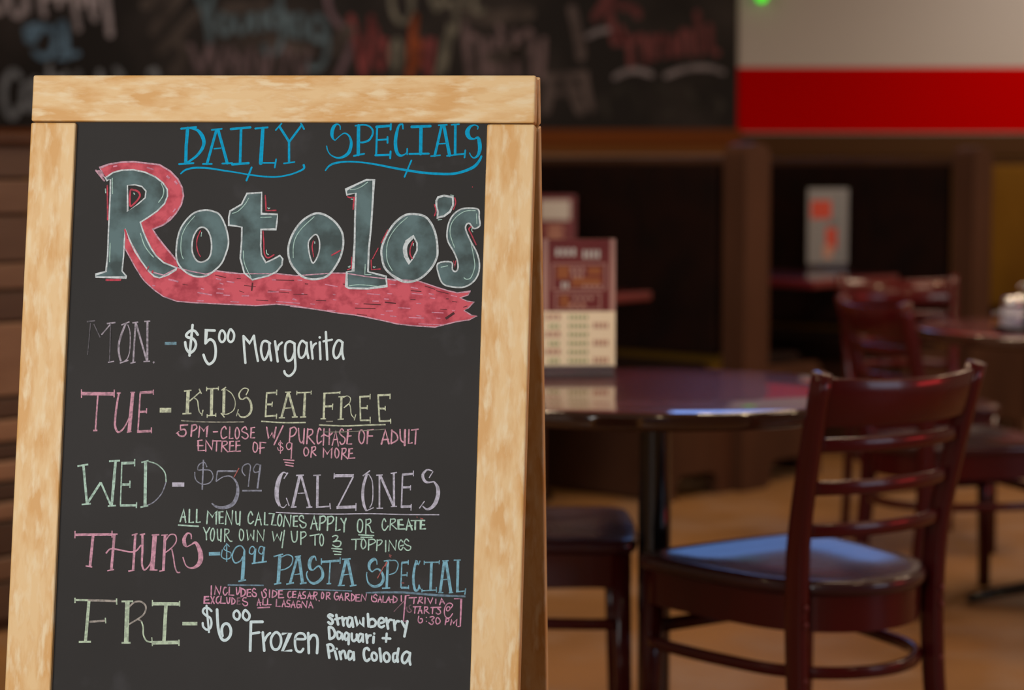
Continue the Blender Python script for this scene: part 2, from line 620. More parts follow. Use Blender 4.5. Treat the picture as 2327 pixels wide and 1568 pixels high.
wall_ink('14:~ 742,-30 750,26 778,66 794,104 784,140 768,172', (112, 84, 90), 'pink chalk bracket')
wall_ink('''16:798,40 826,172;15:844,40 828,168;13:~o 866,92 878,124 864,156 850,124;12:~ 970,90 962,130 974,172;13:984,92 976,172;12:~ 852,60 862,90 878,92''',
         (128, 52, 50), 'red chalk letters of the word Vodka')
wall_ink('19:942,38 932,172;14:~ 932,110 950,96 958,120 946,150', (150, 62, 24), 'orange chalk letter in the word Vodka')
wall_ink('''13:~ 886,-30 892,20 906,48 926,46 936,16 930,-30;13:~o 902,92 912,124 902,160 890,124;13:~ 976,-20 992,20 1006,-20
13:~ 1006,10 1030,10 1036,60 1016,100;14:~ 1012,90 1006,130 992,172;12:1050,-10 1056,20;13:~ 1078,-20 1080,24 1100,24;14:1022,60 1010,160''',
         (108, 102, 84), 'olive chalk letters above and between the red ones')
wall_ink('''16:1056,56 1068,172;15:~ 1064,76 1090,96 1098,172;13:1110,90 1112,172;13:~ 1126,172 1124,100 1142,96 1148,172
14:1170,72 1176,172;15:~ 1180,86 1206,76 1212,172;14:1236,90 1230,172;13:1134,60 1140,76''', (110, 86, 84), 'dull pink chalk word beside the red word')
wall_ink('''22:~ 1252,182 1246,220 1240,252;24:~ 1290,178 1302,214 1320,252;18:~ 1328,172 1334,210 1344,246;16:1262,212 1312,206
18:~ 1210,110 1222,150;16:~ 1230,176 1330,168;22:~ 1300,20 1316,90 1320,130''', (90, 76, 70), 'wiped grey chalk blocks above the rail')
wall_ink('''20:~ 1352,40 1372,10 1390,-10;20:1374,-20 1398,96;18:~ 1398,10 1440,20 1450,34;16:~ 1398,70 1416,96 1412,66
16:1430,84 1434,146;16:~ 1438,92 1462,86 1466,140;15:1482,84 1486,132;16:~ 1490,94 1508,84 1512,126;15:1528,86 1532,124;15:~ 1546,122 1548,76 1566,78 1570,122
15:1584,30 1594,120;16:~ 1612,60 1616,110 1630,120''', (116, 56, 54), 'dark red chalk words near the right end')
wall_ink('13:~ 1398,176 1420,164 1448,160 1480,170;12:~ 1514,172 1560,156 1612,154 1642,164;12:~ 1336,82 1358,72 1382,68', (128, 116, 118), 'whitish chalk arcs near the right end')
wall_ink('''16:~ 1400,210 1430,200 1450,240;16:~ 1500,196 1530,220 1520,262;16:~ 1560,200 1590,250;14:~ 1620,220 1640,236 1630,256;14:1370,220 1380,262''', (56, 50, 44),
         'faint olive chalk smears near the right end')

# little green lamp hung on the beige wall
gp = at_depth(1733, -10, WY - .1)
gl = empty('indicator_lamp', T(gp.x, WY - .001, gp.z), 'tiny glowing green lamp on the beige wall at the top edge', 'lamp')
link('bulb', lathe_me('bulb', [(0.001, -.03), (.016, -.026), (.026, -.01), (.028, .004), (.02, .02), (.008, .028)], 20), mat('green_glow', (20, 120, 10), .4, emit=(60, 255, 30), emit_strength=1.3), gl, T(gp.x, WY - .06, gp.z))
link('socket', lathe_me('socket', [(0.012, 0), (.02, .004), (.02, .05), (.012, .055)], 16), M_IRON, gl, T(gp.x, WY - .06, gp.z + .024))
link('arm', box_me('arm', .014, .06, .014, .003, 1), M_IRON, gl, T(gp.x, WY - .03, gp.z + .06))

# added television above the frame: it shows blue in the gloss of seats and tables
glow_x, glow_y, glow_z = 1.30, WY - .10, 2.63
glow_root = empty('glow_panel', T(glow_x, WY - .001, glow_z), 'added blue television over the corner of the big chalkboard', 'glow_panel')
link('glow_casing', box_me('glow_casing', .96, .05, .56, .01, 2), M_IRON, glow_root, T(glow_x, glow_y, glow_z))
link('glow_face', box_me('glow_face', .90, .004, .50), mat('blue_glow', (8, 10, 14), .2, emit=(120, 170, 255), emit_strength=2.6), glow_root, T(glow_x, glow_y - .027, glow_z))
link('glow_bracket', box_me('glow_bracket', .2, .075, .2, .004, 1), M_IRON, glow_root, T(glow_x, WY - .0385, glow_z))

# ================================================================== BOOTHS (row runs obliquely away to the right)
RD = Vector((.669, .743, 0))
WD = Vector((-.743, .669, 0))
P1 = Vector((.856, 7.8, 0))


def booth(k, label, stripe_planks=False):
    o = P1 + RD * (1.617 * k)
    M = frame(o, RD, WD, (0, 0, 1))
    root = empty('booth_bench', M, label, 'booth', 'booth benches in the row along the back')
    L = 1.15
    # end post with a rounded head
    if not stripe_planks:
        prof = [(-.0775, 0), (-.0775, 1.225)]
        for i in range(9):
            a = math.pi - math.pi * i / 8
            prof.append((.0775 * math.cos(a) * (1 if abs(math.cos(a)) < .95 else 1), 1.225 + .045 * math.sin(a)))
        prof += [(.0775, 1.225), (.0775, 0)]
        v = [(x, -.05, z) for x, z in prof] + [(x, .05, z) for x, z in prof]
        n = len(prof)
        f = [tuple(range(n)), tuple(range(2 * n - 1, n - 1, -1))] + [(i, i + n, (i + 1) % n + n, (i + 1) % n) for i in range(n)]
        link('end_post', mesh('end_post', v, f), M_BOOTHWOOD, root, M)
    else:
        link('end_post', box_me('end_post', .155, .08, 1.22, .008, 2), M_BOOTHWOOD, root, M @ T(0, .02, .61))
    # centre panel
    link('centre_panel', box_me('centre_panel', .05, L - .04, 1.10, .01, 2), M_PANEL, root, M @ T(0, .05 + L / 2, .655))
    link('cap_rail', box_me('cap_rail', .12, L - .03, .03, .008, 2), M_BOOTHWOOD, root, M @ T(0, .05 + L / 2, 1.205))
    for s in (-1, 1):
        # tufted back, three cushions
        for c in range(3):
            link('back_cushion', box_me('back_cushion', .06, (L - .06) / 3 - .001, .70, .008, 2), M_VINYL if k < 2 else M_PANEL, root, M @ T(s * .056, .08 + (L - .06) / 3 * (c + .5), .845))
        link('seat_cushion', box_me('seat_cushion', .44, L - .06, .09, .03, 3), M_VINYL, root, M @ T(s * .30, .07 + L / 2, .425))
        # bench end with an arched cut-out at the floor
        x0, x1 = (.0775, .50)
        prof = [(x0, 0), (x0, .44), (x1 - .03, .44), (x1, .41), (x1, 0), (x1 - .09, 0), (x1 - .09, .06), (x1 - .12, .085), (x0 + .12, .085), (x0 + .09, .06), (x0 + .09, 0)]
        lp = [Vector((s * x, z, 0)) for x, z in prof]
        tr = tessellate_polygon([lp])
        n = len(prof)
        v = [(p.x, -.02, p.y) for p in lp] + [(p.x, .02, p.y) for p in lp]
        f = [tuple(t) for t in tr] + [tuple(i + n for i in t)[::-1] for t in tr] + [(i, (i + 1) % n, (i + 1) % n + n, i + n) for i in range(n)]
        me = mesh('bench_end', v, f)
        link('bench_end', me, M_BOOTHWOOD if k < 2 else M_PANEL, root, M @ T(0, .02, 0))
        link('kick_board', box_me('kick_board', .02, L - .05, .36, .003, 1), M_BOOTHWOOD, root, M @ T(s * .47, .06 + L / 2, .19))
    if stripe_planks:  # bands of light on the post, put into the tints of added planks
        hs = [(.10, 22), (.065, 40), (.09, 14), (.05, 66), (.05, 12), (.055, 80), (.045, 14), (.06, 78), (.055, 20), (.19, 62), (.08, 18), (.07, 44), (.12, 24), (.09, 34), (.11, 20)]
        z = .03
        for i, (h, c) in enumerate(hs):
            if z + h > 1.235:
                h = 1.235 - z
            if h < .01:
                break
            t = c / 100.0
            mm = mat('light_stripe_plank_%d' % c, (0.30 * t + .012, 0.165 * t + .007, 0.092 * t + .006), .5, col2=(0.24 * t + .01, 0.125 * t + .006, 0.068 * t + .005), scale=5, stretch=(1, 1, 3))
            link('stripe_plank', box_me('stripe_plank', .175 + (i % 3) * .004, .025 + (i % 2) * .006, h - .006, .004, 1), mm, root, M @ T(0, -.034, z + h / 2))
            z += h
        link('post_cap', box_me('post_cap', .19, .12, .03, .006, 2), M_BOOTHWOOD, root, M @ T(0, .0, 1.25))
    return root


booth(-2, 'booth bench at the left edge, stripes of light on its end painted as tinted planks', True)
booth(-1, 'booth bench in the middle of the row, hidden behind the sandwich board')
booth(0, 'dark high-backed booth bench whose brown end post stands behind the near round table')
booth(1, 'dark booth bench whose end post rises right of the white menu card')
booth(2, 'ochre booth bench at the right edge behind the condiment caddy')


def booth_table(k, label):
    o = P1 + RD * (1.617 * k)
    M = frame(o, RD, WD, (0, 0, 1))
    root = empty('booth_table', M, label, 'table', 'booth tables between the benches')
    link('tabletop', box_me('tabletop', .62, 1.12, .035, .012, 3), M_TABLE, root, M @ T(0, .60, .7325))
    link('column', lathe_me('column', [(.04, .03), (.035, .06), (.035, .69), (.05, .70)], 20), M_IRON, root, M @ T(0, .55, 0))
    link('foot_plate', lathe_me('foot_plate', [(.24, 0), (.24, .015), (.06, .035), (.04, .06)], 28), M_IRON, root, M @ T(0, .55, 0))


booth_table(-.5, 'booth table behind the tall maroon menu, its end just showing to the right')
booth_table(.5, 'booth table carrying the red and white menu card')

# ================================================================== TABLES
def round_table(x, y, r, label, ang=0.4):
    M = T(x, y, 0, ang)
    root = empty('round_table', M, label, 'table', 'round pedestal tables')
    link('tabletop', lathe_me('tabletop', [(0.001, .752), (r - .012, .752), (r - .006, .7515)][::-1] and [(0.001, .7505), (r * .5, .7505), (r - .010, .7505), (r - .006, .750)], 96), M_TABLE, root, M)
    link('edge_band', lathe_me('edge_band', [(r - .03, .7185), (r - .004, .7185), (r + .0005, .722), (r + .002, .728), (r + .002, .741), (r + .0005, .747), (r - .003, .7495), (r - .0058, .7498)], 128), M_EDGE, root, M)
    link('column', lathe_me('column', [(.06, .05), (.034, .075), (.032, .10), (.032, .685), (.036, .70)], 32), M_IRON, root, M)
    link('mounting_plate', box_me('mounting_plate', .3, .3, .012, .003, 1), M_IRON, root, M @ T(0, 0, .711))
    for i in range(4):
        a = i * math.pi / 2
        me = sweep_me('foot', [(.03, 0, .06), (.1, 0, .055), (.22, 0, .035), (.31, 0, .018)], (0, 1, 0), .035, .05, 8, 4,
                      widths=[(1, 1), (.95, .95), (.85, .8), (.8, .7)])
        link('foot', me, M_IRON, root, M @ Matrix.Rotation(a, 4, 'Z'))
    return root


round_table(.278, 4.12, .435, 'near round dark red table with the maroon menu card on it', .75)
round_table(1.54, 5.72, .45, 'round dark table at the right edge carrying the condiment caddy', .1)

M_CAP = mat('screw_cap', (96, 30, 28), .4)
# ================================================================== CHAIRS (local: x right, y forward, origin under the rear legs)
def chair_outline(scale=1.0, n_sub=5):
    half = [(0, .405), (.12, .402), (.196, .392), (.222, .355), (.219, .25), (.205, .15), (.186, .06), (.150, -.005), (.100, -.048), (.05, -.070), (0, -.077)]
    P = half + [(-x, y) for x, y in half[-2:0:-1]]
    P = catmull(P, True, n_sub)
    cx_, cy_ = 0, .17
    return [((x - cx_) * scale + cx_, (y - cy_) * scale + cy_) for x, y in P]


def make_chair(M, label):
    root = empty('dining_chair', M, label, 'chair', 'mahogany ladder-back dining chairs')
    O = chair_outline()
    n = len(O)
    rings = [(.95, .4285), (.985, .431), (1.0, .438), (1.0, .448), (.985, .4545), (.95, .457), (.85, .456), (.65, .450), (.4, .447), (.15, .447)]
    v, f = [], []
    for s, z in rings:
        for (x, y) in O:
            v.append((x * s, (y - .17) * s + .17, z))
    for i in range(len(rings) - 1):
        for q in range(n):
            r = (q + 1) % n
            f.append((i * n + r, i * n + q, (i + 1) * n + q, (i + 1) * n + r))
    f.append(tuple(range(n)))
    f.append(tuple((len(rings) - 1) * n + q for q in range(n))[::-1])
    link('seat', mesh('seat', v, f, True), M_SEAT, root, M)
    # apron ring
    v, f = [], []
    for s, z in ((.95, .365), (.95, .429), (.87, .429), (.87, .365)):
        for (x, y) in O:
            v.append((x * s, (y - .17) * s + .17, z))
    for i in range(4):
        j = (i + 1) % 4
        for q in range(n):
            r = (q + 1) % n
            f.append((i * n + r, i * n + q, j * n + q, j * n + r))
    link('apron', mesh('apron', v, f), M_MAHO, root, M)
    for s in (-1, 1):
        link('front_leg', sweep_me('front_leg', [(s * .196, .374, .0), (s * .193, .370, .2), (s * .190, .366, .43)], (1, 0, 0), .036, .036, 12, 5,
                                   widths=[(.78, .78), (.92, .92), (1, 1)]), M_MAHO, root, M)
        path = catmull([(s * .170, -.045, 0), (s * .166, -.012, .25), (s * .166, -.006, .44), (s * .172, -.022, .58), (s * .186, -.085, .83)], False, 5)
        link('rear_post', sweep_me('rear_post', path, (1, 0, 0), .044, .027, 12, 5,
                                   widths=[(1, .8 + .2 * min(1, i / 8)) if i < 12 else (1, 1 - .25 * (i - 12) / 8) for i in range(len(path))]), M_MAHO, root, M)
        for zz in (.415, .385, .285):
            link('screw_cap', lathe_me('screw_cap', [(.006, 0), (.005, .002), (.001, .003)], 10), M_CAP, root,
                 M @ Matrix.Translation((s * .166, -.030, zz)) @ Matrix.Rotation(math.pi / 2, 4, 'X'))

    def back_y(z):
        t = (z - .44) / .39
        return -.006 - .016 * min(t / .36, 1) if t < .36 else -.022 - (t - .36) / .64 * .063

    def half_w(z):
        return .166 + .020 * max(0, (z - .5) / .33) - .008

    def bowed(z, bow, m=17):
        hw = half_w(z)
        return [(-hw + 2 * hw * i / (m - 1), back_y(z) - bow * (1 - (2 * i / (m - 1) - 1) ** 2), z) for i in range(m)]
    for z in (.702, .625, .548):
        link('slat', sweep_me('slat', bowed(z, .042), (0, 0, 1), .016, .026, 12, 3), M_MAHO, root, M)
    # crest rail: a bowed board, dished along its top
    m = 21
    v, f = [], []
    for i in range(m):
        u = 2 * i / (m - 1) - 1
        zt = .815 + .008 * u * u
        zb = .735
        for (z, dy) in ((zb, -.008), (zb + .004, -.011), ((zb + zt) / 2, -.011), (zt - .004, -.010), (zt, -.006), (zt, .004), (zt - .004, .007), ((zb + zt) / 2, .009), (zb + .004, .009), (zb, .005)):
            hw = half_w(z) + .004
            v.append((u * hw, back_y(z) - .040 * (1 - u * u) + dy, z))
    k = 10
    for i in range(m - 1):
        for q in range(k):
            r = (q + 1) % k
            f.append((i * k + q, i * k + r, (i + 1) * k + r, (i + 1) * k + q))
    f += [tuple(range(k))[::-1], tuple((m - 1) * k + q for q in range(k))]
    link('crest_rail', mesh('crest_rail', v, f, True), M_MAHO, root, M)
    # hoop stretcher round the back, straight one between the front legs
    hoop = [p for p in chair_outline(.93) if p[1] < .36]
    hoop.sort(key=lambda p: math.atan2(p[1] - .17, p[0]) if p[0] > 0 or p[1] - .17 > 0 and p[0] > 0 else math.atan2(p[1] - .17, p[0]))
    right = sorted([p for p in hoop if p[0] >= 0], key=lambda p: -math.atan2(p[1] - .17, p[0] + 1e-6))
    left = sorted([p for p in hoop if p[0] < 0], key=lambda p: math.atan2(p[1] - .17, -p[0]))
    path = [(x, y, .292) for x, y in right + left]
    link('hoop_stretcher', sweep_me('hoop_stretcher', path, (0, 0, 1), .018, .022, 10, 4), M_MAHO, root, M)
    link('front_stretcher', sweep_me('front_stretcher', [(-.18, .37, .315), (0, .37, .315), (.18, .37, .315)], (0, 0, 1), .02, .026, 10, 4), M_MAHO, root, M)
    return root


M_UNUSED = None


def all_children(o):
    return [c for c in bpy.data.objects if c.parent == o]


def copy_chair(src, M, label):
    c = src.copy()
    COL.objects.link(c)
    c.matrix_local = M
    c['label'] = label
    ROOTM[c.name] = M
    for ch in KIDS:
        d = ch.copy()
        COL.objects.link(d)
        d.parent = c
        d.matrix_parent_inverse = Matrix.Identity(4)
        d.matrix_local = ch.matrix_local.copy()
    return c


def CM(x, y, fx, fy):
    """chair matrix from the point under its rear legs and its facing direction"""
    return T(x, y, 0, math.atan2(fy, fx) - math.pi / 2)


CH1 = make_chair(CM(.630, 3.768, -.566, .824), 'nearest mahogany dining chair, seen from behind, its seat shining blue')
KIDS = all_children(CH1)
copy_chair(CH1, CM(-.153, 4.30, 1, 0.0), 'dining chair left of the near round table, half hidden by the sandwich board')
copy_chair(CH1, CM(1.035, 5.67, .957, .29), 'dining chair tucked under the round table with the caddy')
copy_chair(CH1, CM(1.255, 6.84, .05, -1), 'farthest dining chair, standing beyond the round table with the caddy')
KIDS = []

# ================================================================== MENU CARDS
M_CREAM = mat('menu_cream', (250, 234, 202), .5)
M_CARD = mat('card_grey', (132, 136, 140), .5)
M_MAROON = mat('menu_maroon', (112, 40, 42), .4, coat=.3)
M_MPINK = mat('menu_pink', (176, 134, 124), .5)
M_MBROWN = mat('menu_brown', (150, 84, 40), .5)
M_MGREEN = mat('menu_green', (158, 172, 120), .5)
M_MROSE = mat('menu_rose', (190, 140, 120), .5)
M_MWHITE = mat('menu_white', (196, 192, 186), .5)
M_MRED = mat('menu_red', (196, 70, 44), .5)
M_MGREY = mat('menu_grey', (110, 118, 122), .5)


def menu_card(M, w_, h_, label, prints, base_m, z0=.018, lean=0.0):
    """upright acrylic stand holding a printed card; prints = (material, x0, x1, y0, y1) in fractions from the top left"""
    root = empty('menu_card', M, label, 'menu', 'menu cards standing on the tables')
    C = M @ Matrix.Translation((0, 0, z0 + .0)) @ Matrix.Rotation(lean, 4, 'X')
    link('card', box_me('card', w_, .003, h_, .001, 1), base_m, root, C @ Matrix.Translation((0, 0, h_ / 2)))
    link('stand_foot', box_me('stand_foot', w_ * .98, .07, .006, .002, 1), M_ACRYL, root, M @ Matrix.Translation((0, 0, .003)))
    link('stand_lip', box_me('stand_lip', w_ * .98, .012, z0, .002, 1), M_ACRYL, root, M @ Matrix.Translation((0, 0, z0 / 2 + .003)))
    by = {}
    for i, (m, a, b, c, d) in enumerate(prints):
        by.setdefault(m.name, [m, [], []])
        V, F_ = by[m.name][1], by[m.name][2]
        n = len(V)
        y = -.0016 - .00002 * (i + 1)
        for fx, fz in ((a, d), (b, d), (b, c), (a, c)):
            V.append(((fx - .5) * w_, y, (1 - fz) * h_))
        F_.append((n, n + 1, n + 2, n + 3))
    for nm, (m, V, F_) in by.items():
        link('print', mesh('print', V, F_), m, root, C)['kind'] = 'stuff'
    return root


# near card: maroon upper half with a title and two framed boxes, cream lower half with rows
pr = [(M_MPINK, .0, .08, .0, .565), (M_MPINK, .92, 1., .0, .565), (M_MAROON, .08, .92, .0, .565)]
def word(m, x, y, wd, ht, n):
    return [(m, x + wd * i / n, x + wd * (i + .62) / n, y, y + ht) for i in range(n)]
pr += word(M_MWHITE, .18, .07, .30, .065, 4) + word(M_MWHITE, .55, .085, .26, .07, 4)
def box_lines(x0, x1, y0, y1, t=.02):
    return [(M_MPINK, x0, x1, y0, y0 + t * .5), (M_MPINK, x0, x1, y1 - t * .5, y1), (M_MPINK, x0, x0 + t, y0, y1), (M_MPINK, x1 - t, x1, y0, y1)]
pr += box_lines(.13, .87, .19, .40) + box_lines(.17, .80, .42, .55)
pr += [(M_MBROWN, .2, .36, .21, .31), (M_MBROWN, .40, .80, .30, .37), (M_MBROWN, .24, .36, .44, .53), (M_MBROWN, .62, .80, .22, .28)]
pr += word(M_MPINK, .38, .22, .22, .04, 3) + word(M_MPINK, .40, .27, .18, .035, 3) + word(M_MWHITE, .26, .335, .12, .05, 2) + word(M_MPINK, .55, .355, .28, .025, 4)
pr += word(M_MPINK, .42, .45, .30, .03, 4) + word(M_MROSE, .36, .50, .26, .03, 3)
for i in range(6):
    y = .585 + i * .068
    if i % 2 == 0:
        pr += word(M_MROSE, .05, y, .22, .045, 3)
    else:
        pr += word(M_MGREEN, .09, y + .01, .16, .035, 3)
    pr += word(M_MGREEN, .36, y + .01, .28, .032, 5)
    if i % 2 == 1:
        pr += word(M_MROSE, .70, y, .22, .045, 4)
mp = at_depth(1315, 870, 4.36)
menu_card(T(mp.x, 4.36, .7505, .05), .150, .262, 'tall menu card, maroon above and cream below, standing on the near round table', pr, M_CREAM, .020, .0)

# card on the first booth table
pr = [(M_MAROON, 0, 1, 0, 1), (M_MWHITE, .12, .86, .06, .30)] + [(M_MROSE, .3, .68, .38 + i * .11, .45 + i * .11) for i in range(5)]
menu_card(T(at_depth(1262, 600, 8.0).x, 8.0, .75, -.2), .155, .31, 'maroon and white menu card partly hidden behind the taller near one', pr, M_MAROON)
# card on the second booth table
pr = [(M_MRED, .08, .58, .16, .40), (M_MRED, .45, .72, .52, .80), (M_MGREY, .5, .75, .42, .50), (M_MGREY, .72, .78, .05, .98), (M_MROSE, .4, .62, .75, .92)]
menu_card(T(at_depth(1880, 600, 9.2).x, 9.2, .75, .1), .178, .325, 'white menu card with red pictures on the second booth table', pr, M_CARD)

# condiment caddy on the far round table
cx_, cy_ = 1.342, 5.60
cd = empty('condiment_caddy', T(cx_, cy_, .7505), 'small wire caddy with glass shakers at the right edge of the picture', 'caddy')
link('tray', lathe_me('tray', [(.001, 0), (.07, 0), (.074, .004), (.074, .012), (.068, .012), (.066, .005)], 28), M_IRON, cd, T(cx_, cy_, .7505))
link('wire_hoop', sweep_me('wire_hoop', [(.076 * math.cos(a * math.pi / 12), .076 * math.sin(a * math.pi / 12), .045) for a in range(24)], (0, 0, 1), .004, .004, 6, 2, True), M_METAL, cd, T(cx_, cy_, .7505))
link('handle', sweep_me('handle', [(0, 0, .01), (0, 0, .10)] + [(.012 * math.sin(a * .7), 0, .112 - .012 * math.cos(a * .7)) for a in range(8)], (0, 1, 0), .004, .004, 6, 2), M_METAL, cd, T(cx_, cy_, .7505))
SH = None
for i, (dx, dy, lab) in enumerate(((-.034, -.028, 'left glass shaker with a metal lid in the caddy'), (.034, -.026, 'right glass shaker with a metal lid in the caddy'), (.002, .036, 'rear glass shaker with a metal lid in the caddy'))):
    M = T(cx_ + dx, cy_ + dy, .7625)
    s = empty('shaker', M, lab, 'shaker', 'shakers in the caddy')
    if SH is None:
        SH = (lathe_me('jar', [(.001, 0), (.027, 0), (.031, .006), (.031, .045), (.025, .055)], 24), lathe_me('lid', [(.026, .052), (.029, .054), (.029, .068), (.022, .078), (.001, .082)], 24))
    link('jar', SH[0], M_GLASS, s, M)
    link('lid', SH[1], M_METAL, s, M)

# ================================================================== SANDWICH BOARD
psi, lean_, tau = math.radians(8.2613), math.radians(9.1006), math.radians(-.37848)
C0 = Vector((-.27552, 2.52867, 1.22884))
h0 = Vector((math.cos(psi), -math.sin(psi), 0))
bk = Vector((math.sin(psi), math.cos(psi), 0))
u0 = Vector((0, 0, 1)) * math.cos(lean_) + bk * math.sin(lean_)
HX = h0 * math.cos(tau) + u0 * math.sin(tau)
UX = u0 * math.cos(tau) - h0 * math.sin(tau)
NX = HX.cross(UX).normalized()          # towards the reader
BM = frame(C0, HX, UX, NX)
base = Vector((C0.x, C0.y, 0)) + bk * 0.0
SB = empty('sandwich_board', T(base.x, base.y, 0, -psi), 'wooden A-frame chalkboard sign listing daily specials, in sharp focus at the left', 'sign')
LEN = (C0.z / UX.z)                     # from the rail down to the floor
W_, ST, RH, TH = .61, .0560, .0560, .020
FRONT = BM
# frame pieces: local x runs along the grain
def piece(name, M, L, wd, th, label=None):
    o = link(name, box_me(name, L, wd, th, .0028, 3), M_WOOD, SB, M)
    if label:
        o['label'] = label
    return o


def leaf(F, back=False):
    z = -TH / 2
    RX = F @ Matrix.Translation((0, 0, z))
    piece('top_rail', RX @ Matrix.Translation((0, RH / 2 + .0010, 0)), W_ - .0005, RH, TH)
    for s in (-1, 1):
        L = LEN - .004
        piece('stile', RX @ Matrix.Translation((s * (W_ / 2 - ST / 2), -L / 2 - .0006, 0)) @ Matrix.Rotation(-math.pi / 2, 4, 'Z'), L, ST, TH)
    piece('bottom_rail', RX @ Matrix.Translation((0, -1.06, 0)), W_ - 2 * ST - .001, RH, TH)
    link('board_panel', box_me('board_panel', W_ - 2 * ST + .004, 1.05, .006), M_SLATE, SB, F @ Matrix.Translation((0, -.51, -.0095)))


leaf(FRONT)
# rear leaf leans the other way, hinged behind the top rail
u1 = Vector((0, 0, 1)) * math.cos(lean_) - bk * math.sin(lean_)
HX1 = h0 * math.cos(tau) + u1 * math.sin(tau)
UX1 = u1 * math.cos(tau) - h0 * math.sin(tau)
NX1 = HX1.cross(UX1).normalized()
topb = C0 + UX * (RH) - NX * (TH + .002)
B0 = topb - UX1 * RH
REAR = frame(B0, HX1, UX1, NX1)
leaf(REAR)
for s in (-1, 1):
    link('hinge', box_me('hinge', .04, .006, .014, .001, 1), M_METAL, SB, frame(topb + HX * (s * .2) - UX * .012 + NX * .001, HX, UX, NX))
    a = C0 - UX * .85 - NX * .021 + HX * (s * .26)
    b = B0 - UX1 * .85 + HX1 * (s * .26) + NX1 * .001
    link('spreader_cord', sweep_me('spreader_cord', [a, a.lerp(b, .5) - Vector((0, 0, .03)), b], (0, 0, 1), .003, .003, 6, 2), M_IRON, SB, Matrix.Identity(4))

SURF = -.0065                           # face of the chalkboard behind the frame's front


def board2d(px, py):
    d = ray(px, py)
    o = C0 + NX * SURF
    t = (o - EYE).dot(NX) / d.dot(NX)
    p = EYE + d * t - C0
    return (p.dot(HX), p.dot(UX))


LAY = [0.00008]


def ink(items, col, label, grain=1.0, bgmix=.30):
    """items = list of (crop letter, stroke text)"""
    k = Ink(board2d, SURF + (0.0006 if 'smears' in label else 0.0003 if 'underline' in label else LAY[0]))
    k.round = col in (WHITE, BLUE, (206, 224, 228)) or 'small' in label or 'highlight' in label or 'accent' in label
    for fr, text in items:
        k.draw(text, FR[fr])
    return finish(k, col, label, grain, bgmix)


FLAT = False


def finish(k, col, label, grain=1.0, bgmix=.30, scale=260):
    stuff = any(t in label for t in ('dashes', 'smears', 'highlights', 'accent', 'wiped', 'outline'))
    dim = tuple(c * (1 - bgmix) + 55 * bgmix for c in col)
    m = mat('chalk_%d_%d_%d_%d' % (col + (int(bgmix * 100),)), dim, .8, spec=.15, col2=col, scale=scale, detail=3, lo=.38, hi=.56)
    o = k.build('lettering', m, SB, BM, label, .006, stuff)
    LAY[0] = 0.00008 if FLAT else LAY[0] + 0.0000022 * k.n + 0.00001
    return o

BLUE, WHITE, PINK, ROSE = (4, 158, 205), (215, 228, 228), (208, 138, 160), (200, 78, 92)
GREEN, LILAC, SKY, CREAMC = (160, 200, 176), (186, 182, 198), (126, 176, 196), (196, 202, 164)

ink([('A', '''50/46/48:300,205 278,470 273,715;30:205,210 425,187;26:175,731 385,715;20/55/45/30:~ 330,203 440,230 510,310 540,410 510,510 430,610 310,700
38:722,230 585,725;42:750,235 882,715;25:655,228 800,212;18:690,505 785,495;24:525,728 655,728;24:810,722 955,715
34:935,215 1220,190;38:1085,215 1070,715;34:955,735 1195,715;28:1295,208 1475,190;50/58:1405,205 1375,715;22:1400,712 1580,712;24:1600,660 1580,780
35:1650,180 1790,400;22:1595,230 1680,135;32:1970,165 1795,400;26:1965,130 2010,215;34:1790,400 1790,700;22:1715,720 1870,700
22/28/26/20/24/22/26/34:~ 200,870 270,815 400,785 600,790 800,820 1000,850 1200,885 1400,910 1600,918 1800,885 1950,830 2010,790 2005,745;28:1240,780 1165,970'''),
     ('B', '''12/16/22/45/45/30/12:~ 310,200 305,150 265,130 220,170 200,250 210,310 240,345;12/14/18/35/45/35/16/14/16:~ 240,345 310,280 370,248 430,290 455,380 430,490 370,550 280,575 190,540 145,480 130,420
45:552,150 548,530;24:490,548 625,520;20/20/24/26/28/22:~ 510,150 600,138 680,150 735,200 735,270 690,340 620,368 575,370
26:797,170 785,540;35:790,165 975,150;26:980,110 975,200;24:790,340 935,330;24:935,300 935,375;28:775,540 970,535;26:975,490 970,580
20/24/30/45/45/45/35/18/16/20:~ 1140,190 1130,130 1085,150 1055,250 1040,350 1045,450 1070,520 1110,545 1160,530 1190,500 1195,455;20:1195,455 1195,530
36:1255,165 1500,155;45:1378,165 1372,520;26:1225,522 1480,518
34:1650,150 1560,545;42:1680,150 1755,540;20:1610,143 1720,138;18:1610,390 1700,385;20:1510,552 1630,540;20:1720,548 1800,540
20:1780,138 1880,130;34:1832,140 1828,530;24:1815,535 1960,520;22:1963,475 1953,570
14/16/16/40/62/45/18:~ 2125,195 2130,160 2080,140 2020,170 1990,240 2020,310 2080,325;18/40/55/45/22/16/14:~ 2080,325 2130,310 2150,370 2155,460 2130,540 2080,575 2040,550 2020,510
18/24/28/20/22/26/30/32/32/32/34/40/34/26:~ 115,740 160,685 240,645 400,625 600,635 800,665 1000,705 1200,740 1400,770 1600,785 1800,785 1950,750 2080,690 2150,610 2175,555;22:1250,610 1160,825''')],
    BLUE, 'bright blue heading DAILY SPECIALS with underlining swashes', bgmix=.12)

# ---- the big name: red ribbon, grey-green letters, white outlines
def shape(text, smooth=True, sub=4):
    P = pts(text)
    if smooth:
        P = catmull(P, True, sub)
    return [board2d(*p) for p in P]


